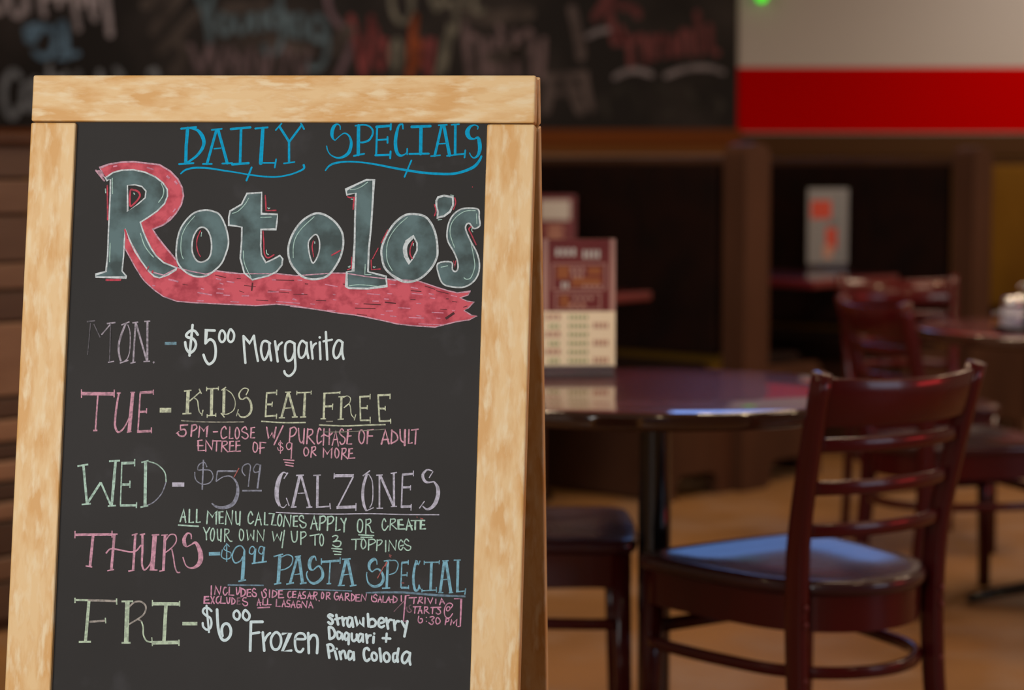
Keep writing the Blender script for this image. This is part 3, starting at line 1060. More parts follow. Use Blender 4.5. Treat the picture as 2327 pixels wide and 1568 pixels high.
def poly_obj(loops, col, label, bgmix, col_b=None, scale=60, lo=.38, hi=.6, straight=()):
    k = Ink(board2d, SURF + LAY[0])
    for L in loops:
        k.poly(L[0], L[1:])
    b = col_b or tuple(c * (1 - bgmix) + 55 * bgmix for c in col)
    m = mat('fill_%d_%d_%d' % col, b, .8, spec=.15, col2=col, scale=scale, detail=5, lo=lo, hi=hi)
    o = k.build('lettering', m, SB, BM, label, .0015)
    LAY[0] += 0.0000022 * k.n + 0.00001
    return o


RB1 = 'C:140,165 250,122 400,97 540,92 700,110 850,128 980,205 1070,300 1120,400 1135,500 1110,600 1050,700 980,780 900,840 770,895 830,990 900,1080 1000,1200 1040,1250 1078,1360 900,1300 810,1210 700,1040 625,812 720,750 880,620 940,480 890,340 700,222 500,190 330,207 215,272 160,205'
RB2 = ('C:440,905 440,1120 500,1230 560,1340 640,1470 G:370,530 480,630 590,708 750,765 950,782 1250,797 1500,808 1700,818 1950,800 2150,818 H:200,570 400,600 560,628 750,650 900,678 1100,720 1250,755 '
       '1450,778 1700,793 1850,755 1950,730 2100,708 2195,660 2130,655 2040,597 2090,570 2158,498 2080,488 1992,450 2090,415 2118,374 1960,390 1850,365 1700,318 1500,250 1300,240 1145,228 900,200 650,160 500,158 '
       'G:2190,458 1960,434 1520,434 1230,400 1100,440 900,400 760,360 C:1060,1355 900,1440 720,1390 640,1280 500,1030')
poly_obj([[shape(RB1, False)], [shape(RB2, False)]], (206, 92, 104), 'rose red chalk ribbon sweeping round the R and under the name', .3, (168, 66, 78), 70, .36, .56)
LR = ['C:225,272 300,220 400,193 540,188 680,217 800,272 890,342 943,420 945,500 910,590 820,680 720,750 622,812 650,900 690,1000 750,1120 810,1210 900,1290 1052,1352 1048,1372 950,1438 850,1470 790,1455 720,1390 640,1280 560,1160 500,1030 440,890 435,1000 425,1200 406,1390 458,1452 458,1468 90,1462 92,1432 215,1395 235,1200 245,900 265,500 268,300 228,318 205,280']
HOLE_R = 'C:470,372 560,366 640,386 690,440 680,520 600,590 472,682'
O1 = 'D:500,375 620,395 710,440 780,560 830,720 845,880 800,1040 740,1170 640,1270 520,1350 380,1365 250,1320 140,1230 80,1120 70,980 90,800 140,640 240,500 350,410'
I1 = 'D:460,630 530,670 580,780 595,920 575,1050 520,1120 430,1150 360,1110 310,1000 305,880 330,760 390,660'
T1 = 'D:1120,130 1340,115 1336,250 1335,430 1575,440 1565,550 1550,660 1330,665 1325,900 1335,1040 1400,1155 1500,1110 1610,1050 1650,1100 1640,1190 1560,1290 1440,1350 1200,1410 1080,1310 1020,1090 1040,840 1045,630 950,612 850,600 850,480 870,390 1040,290'
O2 = 'E:470,530 570,560 680,640 760,750 785,850 780,970 740,1110 650,1260 560,1340 430,1370 310,1355 220,1300 120,1170 85,1030 100,900 160,760 260,630 380,550'
I2 = 'E:430,800 470,840 485,930 470,1050 405,1165 365,1090 340,950 355,870'
L1 = 'E:1080,105 1175,105 1165,300 1140,700 1110,1000 1100,1275 1220,1305 1330,1335 1340,1455 1100,1490 860,1485 825,1465 830,1275 910,1265 930,900 935,600 945,275 830,295 820,230 950,165'
O3 = 'F:520,400 690,430 790,540 850,700 870,870 860,1000 780,1150 640,1280 500,1330 380,1320 260,1250 150,1140 110,1000 105,870 170,700 270,540 400,430'
I3 = 'F:540,700 590,800 590,900 540,1000 480,1080 420,980 410,870 440,770'
AP = 'F:880,170 960,150 1080,170 1085,280 1040,370 960,430 870,450 875,370 855,300 855,220'
S1 = 'F:1430,340 1442,450 1450,560 1370,600 1310,530 1265,550 1260,620 1330,780 1410,930 1445,1080 1430,1220 1360,1330 1240,1400 1080,1400 950,1360 890,1240 875,1080 1060,1060 1075,1160 1115,1190 1150,1150 1145,1050 1100,930 1020,790 1000,690 1020,540 1080,420 1180,340 1300,320'
sh = lambda t, s=False: shape(t, s)
poly_obj([[sh(LR[0]), sh(HOLE_R)], [sh(O1, True), sh(I1, True)], [sh(T1)], [sh(O2, True), sh(I2, True)], [sh(L1)], [sh(O3, True), sh(I3)], [sh(AP)], [sh(S1)]],
         (98, 120, 122), "smoky grey-green filling of the letters Rotolo's", .5, (70, 82, 82), 34, .36, .62)
# dark dashes and pale dashes on the ribbon
ink([('G', '10:1210,450 1340,480;9:1470,490 1520,492;9:1900,508 2160,515;8:1560,575 1700,590;8:1850,640 2100,665;18:1662,540 1650,640;8:2150,680 2320,685;8:1700,750 1850,760;7:1500,640 1560,660;7:820,560 880,570'),
     ('H', '9:170,285 210,287;10:1415,365 1540,375;9:1580,310 1700,350;14:1110,500 1240,515;10:860,520 1060,530;9:1410,470 1470,470;30:1825,695 1925,625;8:760,570 1000,575;8:1830,460 1860,462;8:780,640 900,655;8:1710,365 1860,402;8:1900,490 1960,500;8:300,480 420,484;8:1760,582 1840,588;8:2030,560 2080,545;10:620,288 650,290')],
    (92, 46, 50), 'dark dashes on the ribbon', bgmix=.35)
ink([('G', '14:1220,490 1285,510;16:1350,525 1440,540;14:1265,545 1310,560;16:1000,660 1175,690;14:1240,615 1320,620;14:1225,665 1310,670;12:1310,690 1390,695;14:1530,700 1620,700;14:1395,770 1500,775;12:990,760 1075,760;12:1895,508 1945,508;12:1990,625 2130,632;12:1840,655 1975,652;12:1945,768 2230,790;14:2140,740 2190,750;20:650,500 770,530;14:455,575 490,580;10:2205,512 2255,515;14:1040,610 1080,620;12:2250,672 2280,676'),
     ('H', '12:85,238 140,245;12:405,290 555,318;12:1165,290 1235,295;14:1415,325 1500,340;12:900,400 1055,412;12:1140,400 1195,403;12:1425,398 1555,410;14:1625,400 1685,410;14:1640,448 1700,458;12:1885,420 1960,435;12:1100,462 1160,466;14:965,487 1040,490;12:1480,515 1535,517;10:1265,565 1410,573;12:1120,605 1205,603;12:1660,620 1800,627;12:1390,680 1570,688;12:1060,645 1105,648;12:1170,662 1245,668;10:1480,655 1540,665;10:1715,687 1765,690;10:1505,755 1780,765;10:430,595 530,600;10:760,518 800,522;10:500,470 540,475;10:235,520 290,525;10:1900,598 1935,600;16:30,462 60,470;12:500,408 530,412'),
     ('C', '26:935,260 970,290;24:1030,320 1060,360;18:300,150 350,140;16:700,160 780,185;16:1010,690 1040,650;14:940,790 990,740')],
    (214, 138, 160), 'pale pink dashes on the ribbon', bgmix=.25)
# pinkish outline of the ribbon
k = Ink(board2d, SURF + LAY[0])
def outline(text, w_, smooth, k=k, closed=True):
    P = pts(text)
    if smooth:
        P = catmull(P, closed, 4)
    q = [board2d(*p) for p in P]
    s = .000533
    k.stroke(q, [w_ * s] * len(q), closed)
outline('C:205,280 95,195 130,200 190,255 160,200 140,165 250,122 400,97 540,92 700,110 850,128 980,205 1070,300 1120,400 1135,500 1110,600 1050,700 980,780 900,840 770,895 830,990 900,1080 1000,1200 1040,1250', 3.6, False, closed=False)
outline('C:95,195 195,318', 4, False, closed=False)
outline(RB2.split(' H:900,678')[0].replace('C:440,905 ', 'C:'), 2.6, False, closed=False)
outline('H:0,548 200,570 400,600 560,628 750,650 900,678 1100,720 1250,755 1450,778 1700,793 1850,755 1950,730 2100,708 2195,660 2130,655 2040,597 2090,570 2158,498 2080,488 1992,450 2090,415 2118,374 1960,390 1850,365 1700,318 1500,250', 2.6, False, closed=False)
outline('H:1145,228 1240,247', 2.6, False, closed=False)
outline('H:500,158 650,160', 2.6, False, closed=False)
outline('G:2190,458 1960,434', 2.6, False, closed=False)
outline('G:1520,434 1400,425 1230,400', 3, False, closed=False)
finish(k, (205, 160, 176), 'lilac pink outline of the ribbon', bgmix=.3)
k = Ink(board2d, SURF + LAY[0])
for t, s, w_ in ((LR[0], False, 3.4), (HOLE_R, False, 3.0), (O1, True, 3.8), (I1, True, 3.6), (T1, False, 3.6), (O2, True, 4.6), (I2, True, 3.2), (L1, False, 4.2), (O3, True, 4.8), (I3, False, 3.6), (AP, False, 4.6), (S1, True, 3.4)):
    outline(t, w_, s, k)
k.draw('46/60/46:~ 520,725 450,800 425,880 440,980 480,1060', FR['F'])
k.draw('30/34/30:~ 250,1240 380,1315', FR['F'])
finish(k, (204, 212, 214), "white chalk outlines of the letters Rotolo's", bgmix=.2)
ink([('C', '12:290,290 292,470;12:~ 870,350 900,420 890,500 840,575;12:265,1060 258,1280;12:~ 625,945 670,1080 730,1170 780,1225;14:545,465 555,478;12:208,415 212,462'),
     ('D', '12:~ 345,465 230,600 160,740 140,880 145,1020 175,1100;12:~ 1145,200 1090,290 990,390 905,425;14:1325,485 1480,480;12:~ 1065,980 1080,1150 1130,1280 1180,1370;12:448,705 440,765;14:~ 1430,340 1440,355 1460,345;14:~ 1408,970 1415,1020 1440,1035'),
     ('E', '11:~ 415,575 260,720 180,840 150,960 150,1095;11:~ 1095,135 1020,190 940,225 875,230;11:1065,1180 1060,1310 1140,1310;11:~ 860,1455 1000,1440 1260,1465;14:422,895 424,915;12:885,350 910,352;12:~ 850,1212 865,1215 872,1200;12:~ 1168,1210 1178,1222 1190,1212'),
     ('F', '12:~ 460,445 320,570 210,730 175,880 185,1050 250,1175;12:~ 1390,355 1260,360 1140,430 1060,540 1045,680 1105,860;12:1405,400 1410,530;12:~ 1330,800 1370,1000 1380,1130 1330,1270 1270,1295 1235,1275;12:920,1130 1010,1110;14:542,805 540,835;14:~ 1345,600 1340,625 1355,645;12:~ 1050,140 1090,150;12:880,482 930,476;14:1105,1095 1108,1102')],
    (172, 204, 194), 'thin mint highlights on the name', bgmix=.2)
ink([('C', '22:~o 505,440 545,428 600,450 618,500 570,570 503,615;18:232,375 236,780;24:220,1497 385,1495;20:~ 440,900 470,1000;18:770,1390 765,1410;12:720,1340 700,1390'),
     ('D', '16:~ 430,685 385,790 375,900 395,1000 430,1065;20:1393,160 1405,385 1550,380;20:~ 1360,690 1370,850 1380,1020 1430,1085 1520,1040'),
     ('E', '14:~ 405,885 390,960 410,1085;16:840,320 870,332 925,325 912,480;14:893,1090 888,1230 840,1250;14:1140,1125 1145,1250 1255,1240;12:1230,975 1160,1110;14:1350,745 1270,905;18:745,1005 640,1065'),
     ('F', '18:~ 535,780 500,870 495,950 525,1010;16:~ 830,275 850,350 830,425;16:~ 1108,180 1120,250 1090,340;18:~ 1330,575 1302,610 1340,690 1400,820;12:1090,1045 1110,1130 1120,1045;14:1350,30 1350,31')],
    (198, 72, 88), 'red accent lines around the name', bgmix=.3)

FLAT = True
# ---- MON
ink([('I', '20:110,130 225,115;12:160,150 120,590;14:205,160 295,350;16:440,150 425,690')], (106, 102, 108), 'half wiped grey letter M of MON', bgmix=.5)
ink([('I', '18:310,310 430,170;20:385,155 505,140;16:400,695 485,680;18:585,175 700,130;26/30/28/26:~ 650,150 590,300 550,450 555,580 580,680;12/14:~ 675,170 705,260 710,400 700,550 670,640 630,680;18:565,705 685,665;18:740,145 820,135;24:785,145 750,695;26:790,150 940,670;16:710,708 785,690;28:950,120 948,680;18:905,125 988,120;18:895,685 985,678;24:1030,685 1045,705')],
    (172, 162, 174), 'lilac grey word MON', bgmix=.4)
ink([('I', '40:1190,432 1355,430')], (112, 146, 160), 'faded blue dash after MON', bgmix=.4)
ink([('I', '''36:~ 1650,310 1610,260 1550,255 1490,310 1510,345 1590,370 1625,440 1600,520 1540,560 1490,500 1475,415;36:1578,175 1535,600
36:1885,252 1770,248 1757,430;36:~ 1757,430 1820,375 1880,420 1900,540 1880,660 1810,720 1760,670 1730,590;32:~o 1990,250 2030,300 2025,380 1985,412 1950,370 1955,290;32:~o 2110,235 2155,300 2145,380 2105,412 2070,370 2080,280'''),
     ('J', '''42:215,735 195,500 180,260;42:180,260 290,385 365,255;42:365,255 395,480 435,700;42:~ 650,390 580,350 520,370 490,480 505,600 545,680 600,610 640,480;42:~ 635,380 640,500 670,690
42:737,355 785,710;40:~ 785,500 800,430 860,375;42:~ 1085,400 1000,355 930,400 915,520 925,640 960,700 1030,670 1075,560;42:~ 1080,390 1085,600 1095,820 1050,920 980,965 920,930 900,880
40:~ 1290,400 1215,345 1160,430 1150,540 1170,630 1220,640 1270,570 1290,470;40:~ 1295,380 1300,520 1325,650;40:1370,365 1400,660;38:~ 1395,480 1420,420 1460,390;42:1525,370 1538,670;44:1524,285 1526,286
42:~ 1633,190 1645,430 1658,675;38:1590,355 1740,325;42:~ 1930,375 1855,335 1790,420 1765,540 1790,640 1840,640 1890,560 1920,440;42:~ 1925,370 1920,540 1945,665''')],
    WHITE, 'white marker words $5.00 Margarita', bgmix=.06)

# ---- TUE
ink([('K', '''42:145,190 550,195;16:140,135 140,245;16:553,140 550,238;20:345,215 315,650;20:285,655 340,655;16:585,185 635,182;22/26/28/24/16/14:~ 610,190 585,330 565,500 565,610 600,675 660,640 720,540 755,440;42/46:785,180 770,350 740,670;16:755,175 815,175;16:710,678 770,668
20:880,180 850,680;32:875,180 1040,170;14:1045,140 1045,205;28:865,420 960,418;14:960,375 958,440;30:840,670 1015,662;14:1020,615 1020,690''')], (206, 150, 168), 'pink word TUE', bgmix=.3)
ink([('K', '''58:1125,400 1270,400;42:1483,155 1470,445;16:1430,160 1525,148;18:1410,445 1525,440;16:1500,285 1640,165;16:1620,130 1650,195;14:~ 1560,245 1600,280 1610,350 1625,420 1655,450;14:1670,395 1655,470
18:1710,130 1865,125;13:1715,105 1715,160;13:1865,100 1862,150;38:1780,135 1775,460;15:1720,470 1835,462;12:1722,450 1722,495;12:1832,435 1830,485;36:1935,130 1930,460;15:1900,150 1960,110;12:~ 1960,140 2030,190 2075,290 2060,390 2000,440 1940,455;14:1895,435 1940,490
14/14/14/18/20/14:~ 2210,210 2240,140 2180,125 2125,190 2135,250 2170,265;14/26/30/20/14:~ 2170,265 2220,240 2265,290 2280,370 2260,440 2200,485 2140,480 2115,440;12:2115,390 2090,475'''),
     ('L', '''21:205,185 190,495;23:195,190 335,180;15:335,145 332,215;24:210,335 275,335;14:278,300 273,365;22:180,490 330,480;14:333,455 330,525;28:480,180 395,505;30:485,180 575,500;17:440,178 520,175;13:440,385 520,378;17:360,508 440,508;17:530,498 605,495
18:590,185 780,178;13:595,160 593,215;13:780,158 778,208;32:700,185 685,495;17:635,498 715,495;20:935,195 1150,180;12:1152,165 1148,200;28:950,195 940,520;26:950,362 1055,358;14:1057,325 1052,405;15:900,520 970,520
28:1170,240 1160,525;13:1130,238 1210,232;12:~ 1190,250 1240,225 1285,255 1270,320 1200,380;12:~ 1200,380 1260,330 1285,370 1295,460 1335,515;13:1355,460 1335,540;15:1120,530 1200,522
20:1408,235 1415,545;24:1400,238 1535,228;14:1540,200 1538,270;22:1420,382 1505,380;14:1503,345 1500,400;22:1410,540 1535,540;14:1540,495 1540,580;22:1642,215 1660,555;26:1635,218 1790,212;14:1797,195 1795,265;24:1660,388 1735,390;14:1733,355 1735,415;24:1655,552 1800,545;14:1803,520 1805,585
18:~ 880,600 1200,612 1500,602 1738,595;17:~ 135,553 420,570 708,568''')], (200, 205, 176), 'cream words KIDS EAT FREE', bgmix=.3)
ink([('K', '16:~ 1395,530 1600,545 1900,550 2190,547'), ('L', '10:~ 930,690 1200,690 1450,675 1725,655;12:970,555 1060,553')], (150, 146, 132), 'dull underline below KIDS', bgmix=.45)
ink([('M', '''26:335,112 218,122 222,195;26:~ 222,195 290,190 310,250 270,300 200,290 172,245;16:150,255 195,220;28:410,120 395,300;22:~ 405,125 470,110 490,160 450,200 405,215;24:520,315 540,130 605,215 665,130 650,305;24:765,228 830,225
21:~ 975,180 950,140 900,190 890,280 920,340 985,310;21:1035,150 1028,340 1085,335;21:~o 1155,155 1190,220 1185,300 1150,345 1125,290 1130,200;21:~ 1315,190 1290,145 1240,180 1240,220 1320,260 1335,310 1290,345 1235,310;21:1445,155 1390,160 1380,330 1445,325;20:1385,240 1435,238
21:575,365 510,372 515,540 615,535;20:500,457 590,455;24:638,545 640,370 740,520 755,370;20:755,378 890,378;22:820,380 812,545;22:910,385 895,555;20:~ 910,385 980,385 985,430 915,465;20:915,465 1000,560 1030,552;21:1095,385 1038,388 1030,552 1120,545;20:1035,460 1095,455;20:1195,380 1142,385 1135,550 1210,545;20:1140,455 1205,450
20:~o 1445,400 1490,440 1485,530 1450,565 1420,520 1425,430;21:1630,408 1540,400 1535,585;20:1520,500 1605,490;15:~ 1905,425 1870,395 1840,430 1880,465 1915,500 1890,540 1840,530 1825,490;16:1870,375 1872,580;17:~o 2020,405 2060,430 2040,500 2000,520 1970,470 1985,420;20:2060,420 2048,665;20:1925,688 2095,700;20:1945,730 2085,750;20:1960,775 2080,795'''),
     ('L', '''19:205,630 230,775 275,700 295,775 325,630;19:415,612 300,855;18:510,640 497,820;18:~ 505,650 560,628 590,670 560,730 508,755;18:~ 615,645 625,780 650,830 680,800;20:690,650 680,840;19:735,650 722,840;17:~ 735,660 790,660 795,710 740,750;18:740,750 820,845;18:~ 905,665 880,645 855,750 865,840 910,810
18:945,650 935,860;18:1015,650 1010,850;17:~ 910,750 945,725 1000,745 1050,705;18:1050,860 1095,680 1130,870;16:1065,790 1120,785;17:~ 1195,670 1170,650 1145,700 1175,740 1215,775 1205,830 1170,850 1148,820;18:1295,655 1255,660 1240,845 1300,845;16:1250,745 1295,740
18:~o 1430,665 1465,720 1455,810 1425,840 1395,790 1400,700;18:1580,660 1510,668 1500,840;16:1510,742 1570,742;24:1685,845 1735,665 1780,840;20:1700,790 1775,785;19:1820,665 1810,840;19:~ 1815,670 1880,720 1890,790 1810,840;19:~ 1925,660 1935,790 1985,830;28:1990,665 1985,860;19:2040,660 2035,840 2080,830;18:2075,665 2160,655;19:2130,665 2120,845
17:~o 715,890 745,930 735,980 705,1000 685,960 690,910;18:790,890 775,1015;16:~ 785,890 830,880 830,920 785,945;17:790,945 840,995;17:935,1015 940,895 985,975 1045,895 1040,1025;17:~o 1105,900 1135,940 1130,1000 1105,1025 1085,980 1090,920;18:1180,905 1170,1045;16:~ 1175,905 1225,905 1220,950 1180,975;17:1185,975 1250,1035;18:1310,905 1270,908 1262,1030 1340,1025;16:1265,970 1310,965''')],
    (214, 156, 174), 'small pink words 5PM-CLOSE W/ PURCHASE OF ADULT ENTREE OF $9 OR MORE', bgmix=.25)

# ---- WED
ink([('N', '''20:80,148 205,128;28:150,140 190,580;27:190,580 350,335;22:350,335 465,600;30/34/28:520,90 498,340 475,595;20:445,92 570,85;17:130,590 235,580;17:430,608 525,600;15:592,110 575,600;30:585,115 735,110;14:740,65 738,150;28:595,360 685,358;14:685,315 683,398;26:570,600 755,598;14:762,560 758,630;35:865,95 858,610;17:815,105 900,85;19:805,620 895,602;14:~ 900,95 1000,130 1085,220 1100,330''')],
    (176, 206, 190), 'mint green word WED', bgmix=.3)
ink([('N', '''13:~ 1100,330 1050,460 960,560 880,600;12:~ 1570,160 1540,105 1480,130 1465,190 1530,190 1610,200 1640,270 1600,340 1510,355 1440,300 1430,215;17:1530,75 1515,420;21:1910,205 1690,205;13:1690,205 1675,325;12/12/20/40/44/30/14:~ 1675,325 1760,270 1850,270 1915,350 1920,470 1870,580 1770,625 1680,615 1625,575
13:~ 2010,260 1975,210 1985,150 2040,120 2070,150 2060,240 2045,385;13:~ 2180,140 2140,125 2105,180 2120,220 2170,210;20:~ 2185,130 2170,250 2150,405;18:1975,430 2200,430''')], (142, 144, 160), 'faded lilac price $5.99', bgmix=.4)
ink([('N', '48:1170,360 1310,360'), ('O', '''15:295,130 245,205;14/20/50/55/50/30:~ 280,140 235,130 190,200 160,320 160,450 195,540;12:~ 195,540 240,560 280,520;13:275,440 310,540;34:440,165 350,560;27:455,160 565,555;17:395,165 490,160;13:415,385 515,380;17:330,555 400,550;17:520,558 595,552
15:605,165 700,160;31:660,165 655,550;18:640,555 810,545;15:810,505 818,580;14:865,135 862,205;38:870,168 1105,166;19:1098,180 905,555;36:892,560 1125,550;13:1132,505 1130,600
15:1215,170 1305,105;30/36/36/24:~ 1270,140 1225,280 1215,420 1230,530 1260,600;13:~ 1285,145 1330,230 1340,380 1330,500 1300,560;13:1260,600 1350,560;15:1380,162 1460,158;21:1420,160 1420,570;29:1430,165 1595,545;26:1597,135 1600,545;15:1558,140 1635,128;17:1385,570 1465,568;13:1560,548 1635,545
19:1705,150 1690,560;28:1700,155 1835,145;12:1838,105 1838,175;26:1710,312 1800,310;12:1803,285 1800,348;30:1688,550 1810,545;12:1812,515 1808,598;13:2080,115 2030,195;14/22/36/36/22/14:~ 2070,110 2010,95 1960,140 1955,190 1985,240 2030,250 2090,240;18/45/50/45/25/14:~ 2090,240 2135,310 2140,400 2110,500 2060,560 2000,580 1950,540;13:1975,480 1910,570
13:~ 145,618 500,635 900,640 1300,635 1700,645 2155,648''')], (190, 186, 202), 'pale lilac word CALZONES with its underline', bgmix=.25)
ink([('P', '''28:145,265 205,60 240,275;24:165,190 235,185;28:305,60 300,282 370,275;28:430,60 425,282 485,272;26:118,325 455,345;24:600,300 620,80 695,190 765,85 760,305;24:875,95 815,100 815,300 880,295;22:820,190 875,188;26:920,310 935,85 1025,310 1040,80;24:~ 1095,95 1105,290 1150,300;28:1170,95 1160,325
24:~ 1380,150 1350,95 1310,170 1310,270 1350,300 1395,260;24:1425,330 1485,110 1530,320;22:1450,235 1520,230;24:1590,110 1585,320 1640,320;23:1665,128 1745,130 1705,320 1780,325;23:~o 1850,140 1880,200 1870,290 1840,340 1810,290 1820,180;26:1910,345 1930,160 2020,345 2035,160;24:2150,170 2085,172 2080,345 2145,345;22:2085,262 2145,258;23:~ 2250,210 2235,165 2190,175 2180,230 2230,270 2290,300 2280,355 2225,370 2190,320
22:545,365 590,470 595,575;22:650,365 590,470;22:~o 705,380 730,440 720,550 695,595 665,550 670,440;22:~ 780,395 790,560 830,580;26:845,395 840,600;22:910,390 905,605;20:~ 910,395 970,400 975,450 925,485;20:~ 925,485 990,590 1030,600;22:~o 1180,395 1225,440 1225,540 1190,590 1160,540 1160,440;20:1285,410 1305,590 1350,480 1395,590 1405,415;20:1460,605 1465,415 1565,590 1580,405
21:1720,435 1750,600 1800,480 1850,590 1880,445;22:1925,415 1885,710;22:~ 2040,430 2060,580 2100,615 2135,570 2145,430;22:2205,440 2205,655;20:~ 2205,450 2270,440 2295,490 2260,530 2210,555'''),
     ('Q', '''26:190,375 245,165 300,390;22:215,295 290,285;28:345,170 335,395;24:~ 340,180 410,165 440,215 400,270 340,290;26:475,175 465,400;24:~ 470,185 540,170 570,215 530,280 470,300;24:615,185 605,410 675,390;24:690,205 745,295;26:775,205 745,295 740,425
23:~o 1005,220 1045,270 1040,390 1005,435 965,390 970,260;21:1105,220 1100,455;19:~ 1105,230 1170,215 1180,270 1110,310;19:~ 1110,310 1160,330 1190,420 1230,438;22:985,475 1230,487;20:1020,515 1205,518;21:~ 1430,255 1405,210 1375,270 1375,360 1415,400 1470,330;21:1510,215 1500,395;19:~ 1510,220 1580,215 1580,260 1510,300;19:1520,300 1610,380
30:1700,225 1640,230 1640,380 1740,378;24:1640,305 1720,312;30:1770,390 1805,225 1865,390;24:1790,330 1865,325;19:1850,240 1985,240;30:1920,245 1915,385;28:2070,240 2012,235 2005,380 2085,375;24:2010,310 2070,310
20:180,490 330,465;22:262,480 262,645;20:~o 370,465 400,520 395,620 365,655 340,590 345,500;21:~ 550,505 600,485 640,510 600,570 565,590;21:~ 565,590 640,575 690,600 670,660 610,672 555,645;20:538,700 705,712;20:565,745 690,760;18:585,798 688,800
20:868,552 1030,545;22:940,555 932,715;21:~o 1065,545 1100,600 1095,670 1050,705 1025,650 1035,570;22:1150,550 1145,725;20:~ 1150,555 1230,550 1260,590 1200,630 1150,645;22:1290,560 1280,735;20:~ 1290,570 1350,560 1370,590 1330,640 1285,655;22:1430,570 1428,755;21:1480,740 1490,570 1590,725 1605,565;20:~ 1710,590 1680,560 1645,620 1650,700 1685,725 1715,680;18:1670,660 1725,645;20:~ 1810,580 1770,545 1735,600 1770,640 1840,670 1830,720 1780,730 1735,690''')],
    (178, 210, 194), 'small mint words ALL MENU CALZONES APPLY OR CREATE YOUR OWN W/ UP TO 3 TOPPINGS', bgmix=.2)

# ---- THURS
ink([('S', '''27:105,125 520,122;13:102,80 100,165;13:518,78 518,158;31:305,135 270,480;15:220,475 295,488;30:545,120 510,520;27:780,120 755,525;13:515,118 580,118;15:740,130 805,112;15:465,530 540,515;17:700,535 770,522;17:~ 450,335 500,285 600,295 720,318 790,305 845,240
26/24/22/14/14:~ 860,125 860,300 855,450 880,520 930,480 960,420;50:1000,125 970,515;15:830,125 890,115;17:965,128 1050,125;14:940,520 1030,522;31:1115,130 1095,525;14:1072,130 1145,125;14:~ 1125,185 1170,125 1230,130 1240,200 1190,270 1120,325;15:~ 1190,285 1210,380 1225,480 1250,545 1285,548;14:1050,535 1110,525
14/16/20/40/40/14:~ 1410,175 1405,120 1365,110 1330,170 1335,230 1360,262;12/14/30/50/55/40/18/14/14:~ 1360,262 1410,235 1460,215 1505,300 1515,400 1480,470 1410,500 1350,470 1315,375''')], (208, 152, 172), 'pink word THURS', bgmix=.25)
ink([('S', '''38:1608,341 1735,336;12:~ 1840,260 1810,235 1775,280 1815,310 1855,330 1850,380 1805,400 1750,370 1760,290;13:1808,220 1808,430;15:~ 2010,300 1970,250 1910,270 1870,360 1900,440 1960,420 1990,370;20/40/40:2008,300 1995,470 1985,640;17:1940,650 2025,632;13:~o 2100,255 2125,290 2100,340 2065,330 2070,280;25:2130,280 2118,440;13:~o 2195,255 2225,275 2205,340 2170,320 2175,275;23:2230,260 2212,430;17:2090,448 2260,425'''),
     ('T', '''15:105,120 210,92;36:175,110 155,420;13:~ 185,130 260,100 315,130 300,210 240,255 180,270;17:110,425 190,410;27:370,120 285,420;34:385,120 425,415;15:340,125 408,110;12:335,320 410,308;17:245,425 330,408;17:395,420 470,408
12/16/36/40/30/12:~ 575,165 560,120 520,140 500,200 510,255 540,272;12/24/34/30/14/12:~ 540,272 600,225 640,270 645,340 600,395 540,415 490,380 468,320 480,280;25:635,178 838,165;13:632,140 632,210;13:840,130 838,200;15:730,180 715,420;15:690,420 740,418;32:905,150 835,440;32:920,150 980,440;15:860,150 955,145;12:880,322 950,312;15:812,440 890,438;15:945,445 1020,435
12/14/34/36/26/12:~ 1245,210 1240,165 1210,150 1165,190 1160,250 1190,290;12/22/34/30/14/12:~ 1190,290 1250,255 1300,300 1315,370 1280,430 1210,450 1150,410 1130,330 1135,290;27:1365,165 1350,470;13:1320,170 1395,158;12:~ 1385,165 1450,165 1478,210 1450,290 1380,320;15:1300,470 1390,465
15:1518,185 1508,465;23:1515,188 1590,182;11:1590,158 1588,210;17:1520,325 1575,322;12:1578,290 1575,340;22:1510,462 1590,465;10:1592,435 1595,480;20/24/28/28/24/12:~ 1690,210 1680,170 1655,260 1645,380 1665,490 1700,480 1710,430;12:1720,165 1700,215;12:1705,430 1725,480;15:1765,185 1930,182;12:1765,165 1765,210;12:1933,160 1930,205;29:1845,185 1835,490;13:1740,498 1900,488;12:1740,475 1740,515;12:1898,455 1900,515
29:1985,175 1940,515;32:2005,175 2060,515;13:1965,168 2035,165;12:1975,375 2020,370;13:1920,518 1975,518;13:2035,520 2085,515;13:2090,160 2168,158;29:2138,160 2130,500;15:2115,508 2215,500;13:2222,470 2212,540''')], (126, 178, 198), 'sky blue words $9.99 PASTA SPECIAL', bgmix=.25)
ink([('S', '17:1820,690 2225,695'), ('T', '13:~ 130,485 300,480 600,485 970,500;14/24/22/26/20:~ 1120,520 1300,515 1500,515 1700,528 1900,545 2220,560')], (112, 138, 156), 'dull blue underlines below PASTA SPECIAL', bgmix=.35)
